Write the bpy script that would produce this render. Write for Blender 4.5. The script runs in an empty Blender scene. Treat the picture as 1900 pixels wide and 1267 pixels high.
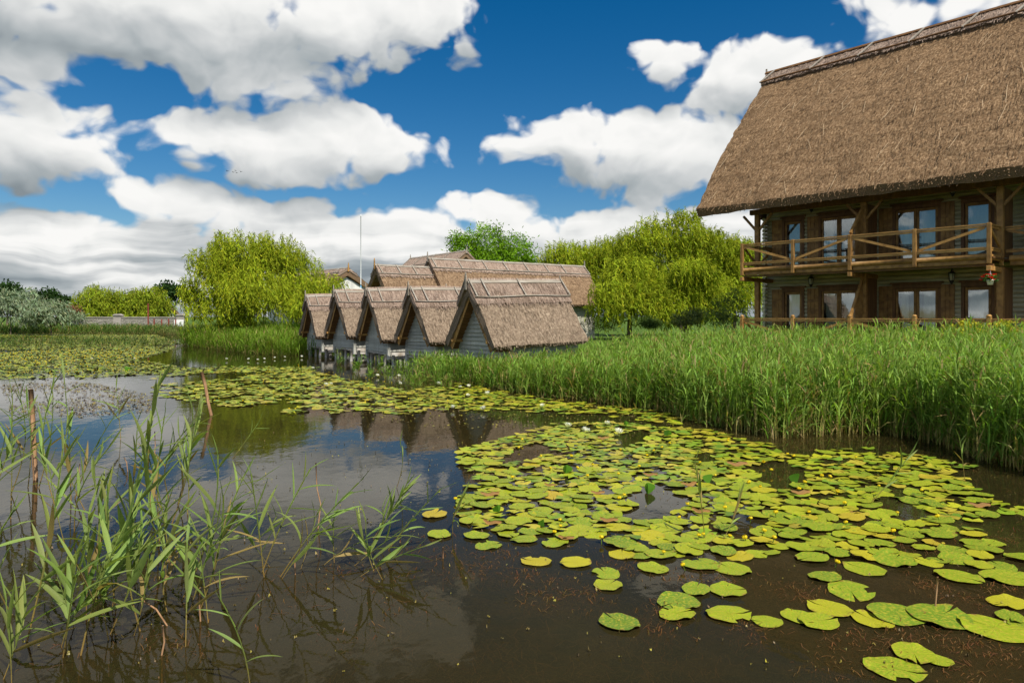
import bpy, math, random
import numpy as np
R = math.radians
random.seed(7); rng = np.random.default_rng(11)
scene = bpy.context.scene
col = scene.collection
F, CX, YH, H = 1267.0, 950.0, 587.0, 2.2           # focal length (px), image centre, horizon row, eye height
def P(px, py, Y): return np.array([(px-CX)/F*Y, Y, H+(YH-py)/F*Y])
def G(px, py):                                        # a point of the water surface
    Y = F*H/(py-YH); return np.array([(px-CX)/F*Y, Y, 0.0])

# ------------------------------------------------------------------ object helpers
def tag(o, label=None, cat=None, group=None, kind=None):
    if label: o['label'] = label
    if cat: o['category'] = cat
    if group: o['group'] = group
    if kind: o['kind'] = kind
    return o
def empty(name, loc=(0, 0, 0), rz=0.0):
    o = bpy.data.objects.new(name, None); col.objects.link(o)
    o.location = loc; o.rotation_euler = (0, 0, rz); o.empty_display_size = .2
    return o
def link(name, me, parent=None, loc=None):
    o = bpy.data.objects.new(name, me); col.objects.link(o)
    if parent is not None: o.parent = parent
    if loc is not None: o.location = loc
    return o
def copy_tree(o, parent=None):
    c = o.copy(); col.objects.link(c)
    if parent is not None: c.parent = parent
    for ch in list(o.children): copy_tree(ch, c)
    return c

class MB:
    """collects shapes and links them as one mesh object"""
    def __init__(s): s.v = []; s.f = []; s.uv = []; s.sm = []
    def add(s, vs, fs, uv=None, smooth=False):
        n = len(s.v); s.v += [tuple(map(float, p)) for p in vs]
        s.f += [tuple(i+n for i in f) for f in fs]; s.sm += [smooth]*len(fs)
        s.uv += [tuple(map(float, q)) for q in uv] if uv is not None else [(p[0], p[2]) for p in vs]
        return s
    def box(s, a, b):
        x0, y0, z0 = a; x1, y1, z1 = b
        vs = [(x0,y0,z0),(x1,y0,z0),(x1,y1,z0),(x0,y1,z0),(x0,y0,z1),(x1,y0,z1),(x1,y1,z1),(x0,y1,z1)]
        return s.add(vs, [(3,2,1,0),(4,5,6,7),(0,1,5,4),(1,2,6,5),(2,3,7,6),(3,0,4,7)])
    def bbox(s, a, b, c=.012):
        """box with chamfered edges"""
        a = np.minimum(a, b).astype(float) if False else np.array(a, float); b = np.array(b, float)
        lo, hi = np.minimum(a, b), np.maximum(a, b); c = min(c, .3*float((hi-lo).min()))
        vs = []; idx = {}
        for sx in (0, 1):
            for sy in (0, 1):
                for sz in (0, 1):
                    p = np.array([hi[0] if sx else lo[0], hi[1] if sy else lo[1], hi[2] if sz else lo[2]])
                    inn = np.array([-1 if sx else 1, -1 if sy else 1, -1 if sz else 1])*c
                    for ax in range(3):
                        q = p+inn; q[ax] = p[ax]; idx[(sx, sy, sz, ax)] = len(vs); vs.append(q)
        fs = []
        B = (0, 1)
        for ax in range(3):
            o1, o2 = [k for k in range(3) if k != ax]
            for e in B:
                def I(u, w, axx=ax):
                    k = [0, 0, 0]; k[ax] = e; k[o1] = u; k[o2] = w; return idx[(k[0], k[1], k[2], axx)]
                fs.append((I(0,0), I(1,0), I(1,1), I(0,1)))
            for u in B:
                for w in B:
                    k = [0, 0, 0]; k[o1] = u; k[o2] = w
                    k0 = list(k); k1 = list(k); k0[ax] = 0; k1[ax] = 1
                    fs.append((idx[(*k0, o1)], idx[(*k1, o1)], idx[(*k1, o2)], idx[(*k0, o2)]))
        for sx in B:
            for sy in B:
                for sz in B: fs.append(tuple(idx[(sx, sy, sz, a_)] for a_ in range(3)))
        return s.add(vs, fs)
    def bar(s, p, q, w, h, up=(0, 0, 1)):
        """rectangular bar from p to q, w across, h along up"""
        p = np.array(p, float); q = np.array(q, float); d = q-p; d /= np.linalg.norm(d)
        up = np.array(up, float); a = np.cross(d, up); a /= np.linalg.norm(a); u = np.cross(a, d)
        a *= w/2; u *= h/2
        vs = [p-a-u, p+a-u, p+a+u, p-a+u, q-a-u, q+a-u, q+a+u, q-a+u]
        return s.add(vs, [(0,1,2,3),(7,6,5,4),(0,4,5,1),(1,5,6,2),(2,6,7,3),(3,7,4,0)])
    def tube(s, pts, rad, n=7, cap=True):
        pts = [np.array(p, float) for p in pts]; K = len(pts)
        rad = [rad]*K if np.isscalar(rad) else rad
        vs = []; uv = []; L = 0
        ref = np.array([0.31, .95, .05]) 
        for i, p in enumerate(pts):
            t = pts[min(i+1, K-1)]-pts[max(i-1, 0)]; t /= np.linalg.norm(t)+1e-9
            if abs(t @ ref) > .95: ref = np.array([.95, -.3, .1])
            a = np.cross(t, ref); a /= np.linalg.norm(a); b = np.cross(t, a)
            if i: L += np.linalg.norm(p-pts[i-1])
            for k in range(n):
                an = 2*math.pi*k/n
                vs.append(p+rad[i]*(math.cos(an)*a+math.sin(an)*b)); uv.append((k/n*.5, L))
        fs = [(i*n+k, i*n+(k+1) % n, (i+1)*n+(k+1) % n, (i+1)*n+k) for i in range(K-1) for k in range(n)]
        s.add(vs, fs, uv, True)
        if cap:
            m = len(s.v)-K*n; s.f += [tuple(m+k for k in range(n)), tuple(m+(K-1)*n+k for k in reversed(range(n)))]; s.sm += [False]*2
        return s
    def prism(s, poly, ax, a0, a1):
        """polygon in the plane normal to axis ax, extruded a0..a1"""
        n = len(poly)
        def mk(p, a):
            q = list(p); q.insert(ax, a); return q
        vs = [mk(p, a0) for p in poly]+[mk(p, a1) for p in poly]
        fs = [tuple(range(n)), tuple(reversed(range(n, 2*n)))]+[(i, (i+1) % n, n+(i+1) % n, n+i) for i in range(n)]
        return s.add(vs, fs)
    def lathe(s, prof, c=(0, 0, 0), n=10):
        vs = [(c[0]+r*math.cos(2*math.pi*k/n), c[1]+r*math.sin(2*math.pi*k/n), c[2]+z) for r, z in prof for k in range(n)]
        K = len(prof)
        fs = [(i*n+k, i*n+(k+1) % n, (i+1)*n+(k+1) % n, (i+1)*n+k) for i in range(K-1) for k in range(n)]
        s.add(vs, fs, None, True)
        m = len(s.v)-K*n; s.f += [tuple(m+k for k in reversed(range(n))), tuple(m+(K-1)*n+k for k in range(n))]; s.sm += [False]*2
        return s
    def build(s, name, m, parent=None, loc=None):
        me = bpy.data.meshes.new(name); me.from_pydata(s.v, [], s.f)
        lay = me.uv_layers.new(name='UVMap')
        li = np.empty(len(me.loops), np.int32); me.loops.foreach_get('vertex_index', li)
        lay.data.foreach_set('uv', np.array(s.uv, np.float32)[li].ravel())
        me.polygons.foreach_set('use_smooth', np.array(s.sm, bool))
        me.materials.append(m); me.update()
        return link(name, me, parent, loc)

class Veg:
    """big batches of leaf ribbons, one mesh, with a colour per vertex"""
    def __init__(s): s.V = []; s.Q = []; s.C = []; s.n = 0
    def raw(s, V, Q, C):
        s.V.append(np.asarray(V, np.float32).reshape(-1, 3)); s.Q.append(np.asarray(Q, np.int64).reshape(-1, 4)+s.n)
        s.C.append(np.asarray(C, np.float32).reshape(-1, 3)); s.n += len(s.V[-1]); return s
    def ribbons(s, Pt, S, W, C):
        """Pt (N,K,3) centre lines, S (N,3) or (N,K,3) side vectors, W (N,K) widths, C (N,3) or (N,K,3)"""
        N, K, _ = Pt.shape
        if S.ndim == 2: S = S[:, None, :]
        if C.ndim == 2: C = np.repeat(C[:, None, :], K, 1)
        off = S*W[..., None]*.5
        V = np.stack([Pt-off, Pt+off], 2).reshape(N, 2*K, 3)
        base = np.arange(N)[:, None, None]*2*K
        k = np.arange(K-1)[None, :, None]*2
        Q = base+k+np.array([0, 1, 3, 2])[None, None, :]
        return s.raw(V, Q, np.repeat(C, 2, 1))
    def fold(s, Pt, S, U, W, C):
        """leaf blades with a midrib: two strips hinged along the centre line"""
        N, K, _ = Pt.shape
        if S.ndim == 2: S = np.repeat(S[:, None, :], K, 1)
        off = S*W[..., None]*.5; up = U*W[..., None]*.22
        V = np.stack([Pt-off+up, Pt, Pt+off+up], 2).reshape(N, 3*K, 3)
        base = np.arange(N)[:, None, None, None]*3*K
        k = np.arange(K-1)[None, :, None, None]*3
        Q = base+k+np.array([[0, 1, 4, 3], [1, 2, 5, 4]])[None, None]
        if C.ndim == 2: C = np.repeat(C[:, None, :], K, 1)
        return s.raw(V, Q, np.repeat(C, 3, 1))
    def build(s, name, m, parent=None, loc=None, smooth=False):
        V = np.concatenate(s.V); Q = np.concatenate(s.Q); C = np.concatenate(s.C)
        me = bpy.data.meshes.new(name)
        me.vertices.add(len(V)); me.vertices.foreach_set('co', V.ravel())
        me.loops.add(Q.size); me.loops.foreach_set('vertex_index', Q.ravel().astype(np.int32))
        me.polygons.add(len(Q)); me.polygons.foreach_set('loop_start', (np.arange(len(Q))*4).astype(np.int32))
        if smooth: me.polygons.foreach_set('use_smooth', np.ones(len(Q), bool))
        at = me.attributes.new('tint', 'FLOAT_COLOR', 'POINT')
        at.data.foreach_set('color', np.concatenate([C, np.ones((len(C), 1), np.float32)], 1).ravel())
        me.update(calc_edges=True); me.validate(); me.materials.append(m)
        return link(name, me, parent, loc)

# ------------------------------------------------------------------ materials
def new_mat(name):
    m = bpy.data.materials.new(name); m.use_nodes = True; nt = m.node_tree; nt.nodes.clear()
    out = nt.nodes.new('ShaderNodeOutputMaterial'); return m, nt, out
def N(nt, typ, **kw):
    n = nt.nodes.new(typ)
    for k, v in kw.items():
        if k.startswith('i_'):
            key = k[2:]; key = int(key) if key.isdigit() else key
            n.inputs[key].default_value = v
        else: setattr(n, k, v)
    return n
def math_(nt, op, a, b=None, c=None, clamp=False):
    n = nt.nodes.new('ShaderNodeMath'); n.operation = op; n.use_clamp = clamp
    for i, x in enumerate((a, b, c)):
        if x is None: continue
        if isinstance(x, (int, float)): n.inputs[i].default_value = x
        else: nt.links.new(x, n.inputs[i])
    return n.outputs[0]
def ramp(nt, fac, stops):
    n = nt.nodes.new('ShaderNodeValToRGB'); cr = n.color_ramp
    while len(cr.elements) < len(stops): cr.elements.new(.5)
    for e, (p, c) in zip(cr.elements, stops): e.position = p; e.color = (*c, 1) if len(c) == 3 else c
    nt.links.new(fac, n.inputs[0]); return n.outputs[0]
def mixc(nt, fac, a, b, typ='MIX'):
    n = nt.nodes.new('ShaderNodeMix'); n.data_type = 'RGBA'; n.blend_type = typ
    for sock, x in ((n.inputs[0], fac), (n.inputs[6], a), (n.inputs[7], b)):
        if isinstance(x, (int, float)): sock.default_value = x
        elif isinstance(x, tuple): sock.default_value = (*x, 1)
        else: nt.links.new(x, sock)
    return n.outputs[2]
def mapped(nt, coord, scale, rnd=True):
    if coord == 'UV': src = N(nt, 'ShaderNodeUVMap').outputs[0]
    else: src = N(nt, 'ShaderNodeTexCoord').outputs[coord]
    if rnd:
        oi = N(nt, 'ShaderNodeObjectInfo'); a = N(nt, 'ShaderNodeVectorMath', operation='ADD')
        mu = math_(nt, 'MULTIPLY', oi.outputs['Random'], 37.0); cb = N(nt, 'ShaderNodeCombineXYZ')
        nt.links.new(mu, cb.inputs[0]); nt.links.new(mu, cb.inputs[1])
        nt.links.new(src, a.inputs[0]); nt.links.new(cb.outputs[0], a.inputs[1]); src = a.outputs[0]
    mp = N(nt, 'ShaderNodeVectorMath', operation='MULTIPLY'); mp.inputs[1].default_value = scale
    nt.links.new(src, mp.inputs[0]); return mp.outputs[0]
def noise(nt, vec, scale=1.0, detail=4.0, rough=.55, dist=0.0, dims='3D'):
    n = N(nt, 'ShaderNodeTexNoise', noise_dimensions=dims); n.inputs['Scale'].default_value = scale; n.inputs['Detail'].default_value = detail
    n.inputs['Roughness'].default_value = rough; n.inputs['Distortion'].default_value = dist
    nt.links.new(vec, n.inputs['Vector']); return n.outputs[0]
def finish(nt, out, color, rough=.7, height=None, dist=.02, strength=.6, spec=.3):
    b = N(nt, 'ShaderNodeBsdfPrincipled'); nt.links.new(color, b.inputs['Base Color'])
    if isinstance(rough, (int, float)): b.inputs['Roughness'].default_value = rough
    else: nt.links.new(rough, b.inputs['Roughness'])
    b.inputs['Specular IOR Level'].default_value = spec
    if height is not None:
        bp = N(nt, 'ShaderNodeBump'); bp.inputs['Strength'].default_value = strength; bp.inputs['Distance'].default_value = dist
        nt.links.new(height, bp.inputs['Height']); nt.links.new(bp.outputs[0], b.inputs['Normal'])
    nt.links.new(b.outputs[0], out.inputs[0]); return b
def two_tone(name, stops, scale, coord='Object', detail=5, rough=.75, bump=.5, dist=.01, blotch=None, spec=.3):
    """colour from streaked noise, darkened or lightened in broad weathered blotches"""
    m, nt, out = new_mat(name)
    n1 = noise(nt, mapped(nt, coord, scale), 1, detail)
    c = ramp(nt, n1, stops)
    if blotch:
        n2 = noise(nt, mapped(nt, coord, (blotch[0],)*3), 1, 4)
        f = ramp(nt, n2, [(.38, (0, 0, 0)), (.66, (1, 1, 1))])
        c = mixc(nt, math_(nt, 'MULTIPLY', f, blotch[2]), c, blotch[1])
    finish(nt, out, c, rough, n1, dist, bump, spec); return m
def thatch(name, dark, mid, light, course=0.0, k=1.0):
    """reed thatch: cut reed ends speckle, streaks down the slope, faint courses; UV in metres"""
    m, nt, out = new_mat(name)
    st = noise(nt, mapped(nt, 'UV', (26*k, 4*k, 1)), 1, 4, .65)
    gr = noise(nt, mapped(nt, 'UV', (15*k, 10*k, 1)), 1, 4, .8)
    bl = noise(nt, mapped(nt, 'UV', (.9, 1.3, 1)), 1, 5, .6)
    v = math_(nt, 'ADD', math_(nt, 'MULTIPLY', gr, .62), math_(nt, 'MULTIPLY', st, .38))
    c = ramp(nt, v, [(.40, dark), (.5, mid), (.60, light)])
    c = mixc(nt, ramp(nt, bl, [(.35, (.0,)*3), (.75, (.55,)*3)]), c, tuple(.62*q for q in mid))
    if course:
        sep = N(nt, 'ShaderNodeSeparateXYZ'); nt.links.new(mapped(nt, 'UV', (1, 1, 1), False), sep.inputs[0])
        wob = math_(nt, 'MULTIPLY', noise(nt, mapped(nt, 'UV', (.8, .8, 1)), 1, 4), course*.9)
        ph = math_(nt, 'FRACT', math_(nt, 'DIVIDE', math_(nt, 'ADD', sep.outputs[1], wob), course))
        band = ramp(nt, ph, [(0, (1,)*3), (.10, (0,)*3), (.9, (0,)*3), (1, (.5,)*3)])
        c = mixc(nt, math_(nt, 'MULTIPLY', band, math_(nt, 'MULTIPLY', bl, .8)), c, tuple(.55*q for q in dark))
    finish(nt, out, c, .9, v, .05, 1.0, .12); return m
def leafy(name, gain=(1, 1, 1), trans=.3, rough=.5, spec=.25, tone=None):
    """foliage: the vertex tint is the leaf's own colour; thin leaves let light through"""
    m, nt, out = new_mat(name)
    a = N(nt, 'ShaderNodeAttribute', attribute_name='tint')
    c = mixc(nt, 1.0, a.outputs['Color'], gain, 'MULTIPLY')
    b = N(nt, 'ShaderNodeBsdfPrincipled'); b.inputs['Roughness'].default_value = rough; b.inputs['Specular IOR Level'].default_value = spec
    t = N(nt, 'ShaderNodeBsdfTranslucent'); mx = N(nt, 'ShaderNodeMixShader'); mx.inputs[0].default_value = trans
    ct = mixc(nt, 1.0, c, (1.25, 1.3, .55), 'MULTIPLY')
    nt.links.new(c, b.inputs['Base Color']); nt.links.new(ct, t.inputs[0])
    nt.links.new(b.outputs[0], mx.inputs[1]); nt.links.new(t.outputs[0], mx.inputs[2]); nt.links.new(mx.outputs[0], out.inputs[0])
    return m

M = {}
M['thatch_lodge'] = thatch('lodge_thatch', (.07, .04, .019), (.20, .122, .064), (.40, .275, .16), .95, .85)
M['thatch_hut'] = thatch('hut_thatch', (.105, .073, .05), (.225, .167, .118), (.375, .295, .215), 0, 1.0)
M['thatch_house'] = thatch('house_thatch', (.10, .06, .032), (.20, .13, .078), (.33, .23, .14), 0, .5)
def straw_mat():
    m, nt, out = new_mat('ridge_straw')
    st = noise(nt, mapped(nt, 'UV', (42, 2.2, 1)), 1, 5, .65, .3)
    bl = noise(nt, mapped(nt, 'UV', (1.5, 1.5, 1)), 1, 4)
    c = ramp(nt, st, [(.34, (.09, .058, .042)), (.48, (.27, .195, .152)), (.64, (.46, .36, .29))])
    c = mixc(nt, ramp(nt, bl, [(.4, (0,)*3), (.8, (.5,)*3)]), c, (.2, .14, .10))
    finish(nt, out, c, .9, st, .05, 1.0, .12); return m
M['straw'] = straw_mat()
M['straw_pale'] = two_tone('pale_loose_reed', [(.3, (.34, .24, .14)), (.7, (.55, .42, .27))], (3, 3, 3), rough=.8)
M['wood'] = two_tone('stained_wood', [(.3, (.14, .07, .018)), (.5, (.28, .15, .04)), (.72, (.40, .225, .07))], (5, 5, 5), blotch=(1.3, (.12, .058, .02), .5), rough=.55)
M['wood_bright'] = two_tone('honey_wood', [(.3, (.22, .11, .028)), (.5, (.40, .215, .06)), (.72, (.52, .30, .095))], (4, 4, 4), blotch=(2, (.2, .1, .03), .4), rough=.55)  # honey stain; doubles as the sunlit copy of the bargeboard wood
M['wood_dark'] = two_tone('dark_stained_wood', [(.3, (.10, .047, .016)), (.6, (.18, .088, .030)), (.8, (.25, .125, .045))], (9, 9, 1.5), blotch=(1.1, (.06, .03, .012), .5), rough=.6)
M['soffit'] = two_tone('soffit_boards', [(.3, (.10, .045, .014)), (.6, (.20, .095, .028)), (.8, (.27, .135, .04))], (2, 14, 14), rough=.6)
M['wood_grey'] = two_tone('weathered_grey_wood', [(.3, (.16, .14, .115)), (.55, (.31, .28, .24)), (.8, (.45, .42, .37))], (1.5, 18, 18), blotch=(1.2, (.2, .16, .11), .5), rough=.85)
M['pale_wood'] = two_tone('bleached_wood', [(.3, (.30, .28, .25)), (.55, (.52, .50, .46)), (.8, (.66, .64, .60))], (8, 8, 2), blotch=(2.2, (.27, .2, .13), .6), rough=.85)
M['logs'] = two_tone('painted_logs', [(.3, (.30, .275, .17)), (.55, (.45, .42, .28)), (.8, (.54, .51, .37))], (1.2, 9, 9), blotch=(1.7, (.3, .27, .17), .45), rough=.6)
def clapboard(name, cols, pitch):
    m, nt, out = new_mat(name)
    n1 = noise(nt, mapped(nt, 'Object', (2.2, 2.2, 22)), 1, 5)
    n2 = noise(nt, mapped(nt, 'Object', (1.3, 1.3, 1.3)), 1, 4)
    c = ramp(nt, n1, [(.3, cols[0]), (.65, cols[1])])
    c = mixc(nt, ramp(nt, n2, [(.4, (0,)*3), (.75, (.6,)*3)]), c, cols[2])
    sz = N(nt, 'ShaderNodeSeparateXYZ'); nt.links.new(N(nt, 'ShaderNodeTexCoord').outputs['Object'], sz.inputs[0])
    wn = N(nt, 'ShaderNodeTexWhiteNoise', noise_dimensions='1D'); nt.links.new(math_(nt, 'FLOOR', math_(nt, 'DIVIDE', math_(nt, 'SUBTRACT', sz.outputs[2], .62), .145)), wn.inputs['W'])
    c = mixc(nt, math_(nt, 'MULTIPLY', wn.outputs[0], .55), c, tuple(.62*q for q in cols[0]))
    n3 = noise(nt, mapped(nt, 'Object', (5, 5, .7)), 1, 5, .65)
    c = mixc(nt, ramp(nt, n3, [(.52, (0,)*3), (.72, (.55,)*3)]), c, tuple(.55*q for q in cols[2]))
    finish(nt, out, c, .75, n1, .01, .4); return m
M['hut_wall'] = clapboard('grey_painted_boards', ((.36, .365, .325), (.48, .475, .425), (.29, .29, .24)), .14)
M['white_wall'] = clapboard('white_painted_boards', ((.66, .66, .63), (.78, .78, .75), (.55, .55, .52)), .14)
M['cream_wall'] = clapboard('cream_wall_paint', ((.50, .48, .38), (.62, .60, .50), (.42, .40, .30)), .14)
M['black'] = two_tone('black_iron', [(.3, (.012, .012, .012)), (.7, (.03, .03, .03))], (20, 20, 20), rough=.45)
M['lamp_glass'] = two_tone('frosted_glass', [(.3, (.55, .55, .5)), (.7, (.7, .7, .66))], (9, 9, 9), rough=.2)
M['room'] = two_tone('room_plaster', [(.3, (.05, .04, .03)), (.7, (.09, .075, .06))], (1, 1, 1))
M['white_plastic'] = two_tone('white_plastic', [(.3, (.74, .74, .72)), (.7, (.82, .82, .8))], (4, 4, 4), rough=.35)
M['pole_white'] = two_tone('pole_paint', [(.3, (.7, .74, .76)), (.7, (.82, .82, .80))], (1, 1, 3), rough=.4)
M['red_paint'] = two_tone('red_brown_paint', [(.3, (.16, .03, .02)), (.7, (.26, .06, .04))], (4, 4, 4))
M['stone'] = two_tone('grey_rubble_stone', [(.3, (.13, .12, .10)), (.55, (.26, .24, .21)), (.75, (.36, .34, .31))], (5, 5, 7), blotch=(.8, (.18, .17, .14), .5))
M['coping'] = two_tone('pale_coping', [(.3, (.24, .21, .19)), (.7, (.36, .33, .30))], (1, 6, 6))
M['bark'] = two_tone('bark', [(.3, (.05, .036, .022)), (.6, (.12, .09, .058)), (.8, (.19, .15, .10))], (7, 7, 1.5), bump=1, dist=.04)
M['stake'] = two_tone('weathered_stake', [(.3, (.20, .10, .045)), (.55, (.40, .23, .12)), (.8, (.55, .36, .2))], (30, 30, 3), blotch=(5, (.22, .12, .06), .5))
def curtain_mat():
    m, nt, out = new_mat('white_net_curtain')
    n1 = noise(nt, mapped(nt, 'Object', (25, 25, 2)), 1, 3)
    c = ramp(nt, n1, [(.3, (.74, .73, .69)), (.7, (.86, .85, .81))])
    d = N(nt, 'ShaderNodeBsdfDiffuse'); t = N(nt, 'ShaderNodeBsdfTranslucent'); mx = N(nt, 'ShaderNodeMixShader'); mx.inputs[0].default_value = .25
    nt.links.new(c, d.inputs[0]); nt.links.new(c, t.inputs[0]); nt.links.new(d.outputs[0], mx.inputs[1]); nt.links.new(t.outputs[0], mx.inputs[2]); nt.links.new(mx.outputs[0], out.inputs[0])
    return m
M['curtain'] = curtain_mat()
def glass_mat():
    m, nt, out = new_mat('window_glass')
    n1 = noise(nt, mapped(nt, 'Object', (.9, .9, .7)), 1, 2)
    bp = N(nt, 'ShaderNodeBump'); bp.inputs['Strength'].default_value = .12; bp.inputs['Distance'].default_value = .03; nt.links.new(n1, bp.inputs['Height'])
    g = N(nt, 'ShaderNodeBsdfGlossy'); g.inputs['Roughness'].default_value = .01; nt.links.new(bp.outputs[0], g.inputs['Normal'])
    t = N(nt, 'ShaderNodeBsdfTransparent'); t.inputs[0].default_value = (.86, .9, .88, 1)
    lw = N(nt, 'ShaderNodeLayerWeight'); lw.inputs[0].default_value = .5
    f = math_(nt, 'ADD', math_(nt, 'MULTIPLY', lw.outputs[0], .35), .13)
    mx = N(nt, 'ShaderNodeMixShader'); nt.links.new(f, mx.inputs[0]); nt.links.new(t.outputs[0], mx.inputs[1]); nt.links.new(g.outputs[0], mx.inputs[2]); nt.links.new(mx.outputs[0], out.inputs[0])
    return m
M['glass'] = glass_mat()
M['willow'] = leafy('willow_leaves', trans=.30, spec=.06, rough=.6)
M['leaf'] = leafy('tree_leaves', trans=.3, spec=.1, rough=.6)
M['reed'] = leafy('reed_leaves', trans=.42, rough=.5, spec=.12)
M['petal'] = leafy('petals', trans=.25, rough=.5)
def pad_mat(name, objrand):
    m, nt, out = new_mat(name)
    tc = N(nt, 'ShaderNodeTexCoord'); oi = N(nt, 'ShaderNodeObjectInfo'); uvn = N(nt, 'ShaderNodeUVMap')
    a = N(nt, 'ShaderNodeAttribute', attribute_name='tint')
    if objrand:
        rnd = oi.outputs['Random']; vec = mapped(nt, 'Object', (7, 7, 7)); fine = mapped(nt, 'Object', (26, 26, 26))
        base = ramp(nt, rnd, [(0, (.09, .17, .014)), (.2, (.17, .255, .014)), (.45, (.25, .305, .013)), (.65, (.13, .215, .014)), (.8, (.28, .31, .014)), (.93, (.36, .32, .015)), (1, (.36, .25, .025))])
    else:
        vec = mapped(nt, 'Object', (5, 5, 5), False); fine = mapped(nt, 'Object', (20, 20, 20), False)
        base = a.outputs['Color']
    n1 = noise(nt, vec, 1, 5); n2 = noise(nt, fine, 1, 4)
    c = mixc(nt, ramp(nt, n1, [(.46, (0,)*3), (.66, (.85,)*3)]), base, (.36, .31, .03))
    c = mixc(nt, ramp(nt, n2, [(.60, (0,)*3), (.68, (.8,)*3)]), c, (.11, .075, .02))
    n4 = noise(nt, mapped(nt, 'Object', (2.3, 2.3, 2.3), objrand), 1, 6, .7)
    c = mixc(nt, ramp(nt, n4, [(.60, (0,)*3), (.72, (.7,)*3)]), c, (.15, .10, .025))
    if objrand:
        ln = N(nt, 'ShaderNodeVectorMath', operation='LENGTH'); nt.links.new(tc.outputs['Object'], ln.inputs[0])
        rim = ramp(nt, ln.outputs['Value'], [(.78, (0,)*3), (.97, (1,)*3)]); rn = ramp(nt, noise(nt, mapped(nt, 'Object', (3.1, 3.1, 3.1)), 1, 4, .7), [(.5, (0,)*3), (.62, (.9,)*3)])
        c = mixc(nt, mixc(nt, 1.0, rim, rn, 'MULTIPLY'), c, (.20, .10, .03))
    # veins run out from the stalk: polar angle of the object coordinates
    h = n1
    if objrand:
        sp = N(nt, 'ShaderNodeSeparateXYZ'); nt.links.new(tc.outputs['Object'], sp.inputs[0])
        an = math_(nt, 'ARCTAN2', sp.outputs[1], sp.outputs[0])
        w = math_(nt, 'ABSOLUTE', math_(nt, 'SINE', math_(nt, 'MULTIPLY', an, 11.0)))
        vein = ramp(nt, w, [(0, (.55,)*3), (.14, (0,)*3)])
        c = mixc(nt, math_(nt, 'MULTIPLY', vein, .55), c, (.36, .38, .09)); h = math_(nt, 'ADD', n1, math_(nt, 'MULTIPLY', w, .25))
    b = finish(nt, out, c, .36, h, .012, .5, .16); return m
M['pad'] = pad_mat('lily_pad_leaf', True)
M['pads'] = pad_mat('far_lily_pad_leaf', False)

# ------------------------------------------------------------------ camera, sun, sky
cam = bpy.data.cameras.new('camera'); cam.sensor_width = 36; cam.lens = 36*F/1900; cam.shift_y = -(633.5-YH)/1900
cam.clip_end = 3000; cam.clip_start = .05
co = bpy.data.objects.new('camera', cam); col.objects.link(co); co.location = (0, 0, H); co.rotation_euler = (R(90), 0, 0); scene.camera = co
SUN_EL, SUN_AZ = 52.0, 150.0                                # azimuth from +Y towards +X: behind the camera, to the right
sv = np.array([math.sin(R(SUN_AZ))*math.cos(R(SUN_EL)), math.cos(R(SUN_AZ))*math.cos(R(SUN_EL)), math.sin(R(SUN_EL))])
sl = bpy.data.lights.new('sun', 'SUN'); sl.energy = 4.6; sl.angle = R(.55); sl.color = (1, .94, .83)
so = bpy.data.objects.new('sun', sl); col.objects.link(so); so.location = (20, -30, 50)
import mathutils
so.rotation_euler = mathutils.Vector(sv).to_track_quat('Z', 'Y').to_euler()
scene.view_settings.view_transform = 'Standard'; scene.view_settings.look = 'None'; scene.view_settings.exposure = .45; scene.view_settings.gamma = 1
scene.cycles.max_bounces = 8; scene.cycles.transparent_max_bounces = 12; scene.cycles.diffuse_bounces = 3; scene.cycles.caustics_reflective = False; scene.cycles.caustics_refractive = False

# clouds: photo centre x, y, half width, half height, lift
CLOUDS = [
 (60,-20,330,120,1.2),(330,10,420,150,1.25),(600,30,300,120,1.2),(760,10,190,105,1.1),(470,140,260,75,1.0),(620,110,150,75,.8),(860,20,95,70,.7),(60,110,160,75,.9),
 (60,260,200,110,1.25),(170,300,110,65,.9),(20,190,120,70,.9),
 (390,255,150,75,1.0),(520,275,210,85,1.2),(650,265,190,75,1.1),(770,268,95,48,.7),(560,325,190,50,.8),
 (300,370,170,62,1.0),(430,400,220,50,1.1),(220,400,120,45,.8),(570,400,100,45,.8),
 (1060,262,150,78,1.25),(1190,275,170,85,1.2),(1320,290,170,100,1.15),(1100,310,170,55,.9),(1240,350,190,60,.9),(1400,270,130,120,1.0),
 (1225,105,92,75,.9),(1385,125,120,72,1.1),(1340,190,100,50,.9),(1470,110,90,60,.8),
 (1690,30,230,85,.9),(1850,60,190,95,.9),(1570,70,95,60,.6),
 (770,405,95,48,.9),(880,392,110,58,1.0),(980,412,100,50,.9),(1110,405,150,45,.9),
 (150,470,480,75,1.5),(700,470,480,70,1.5),(1250,450,480,75,1.5),(1700,300,260,130,1.0),(300,550,900,70,1.9),(1300,540,900,80,1.9)]
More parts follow.
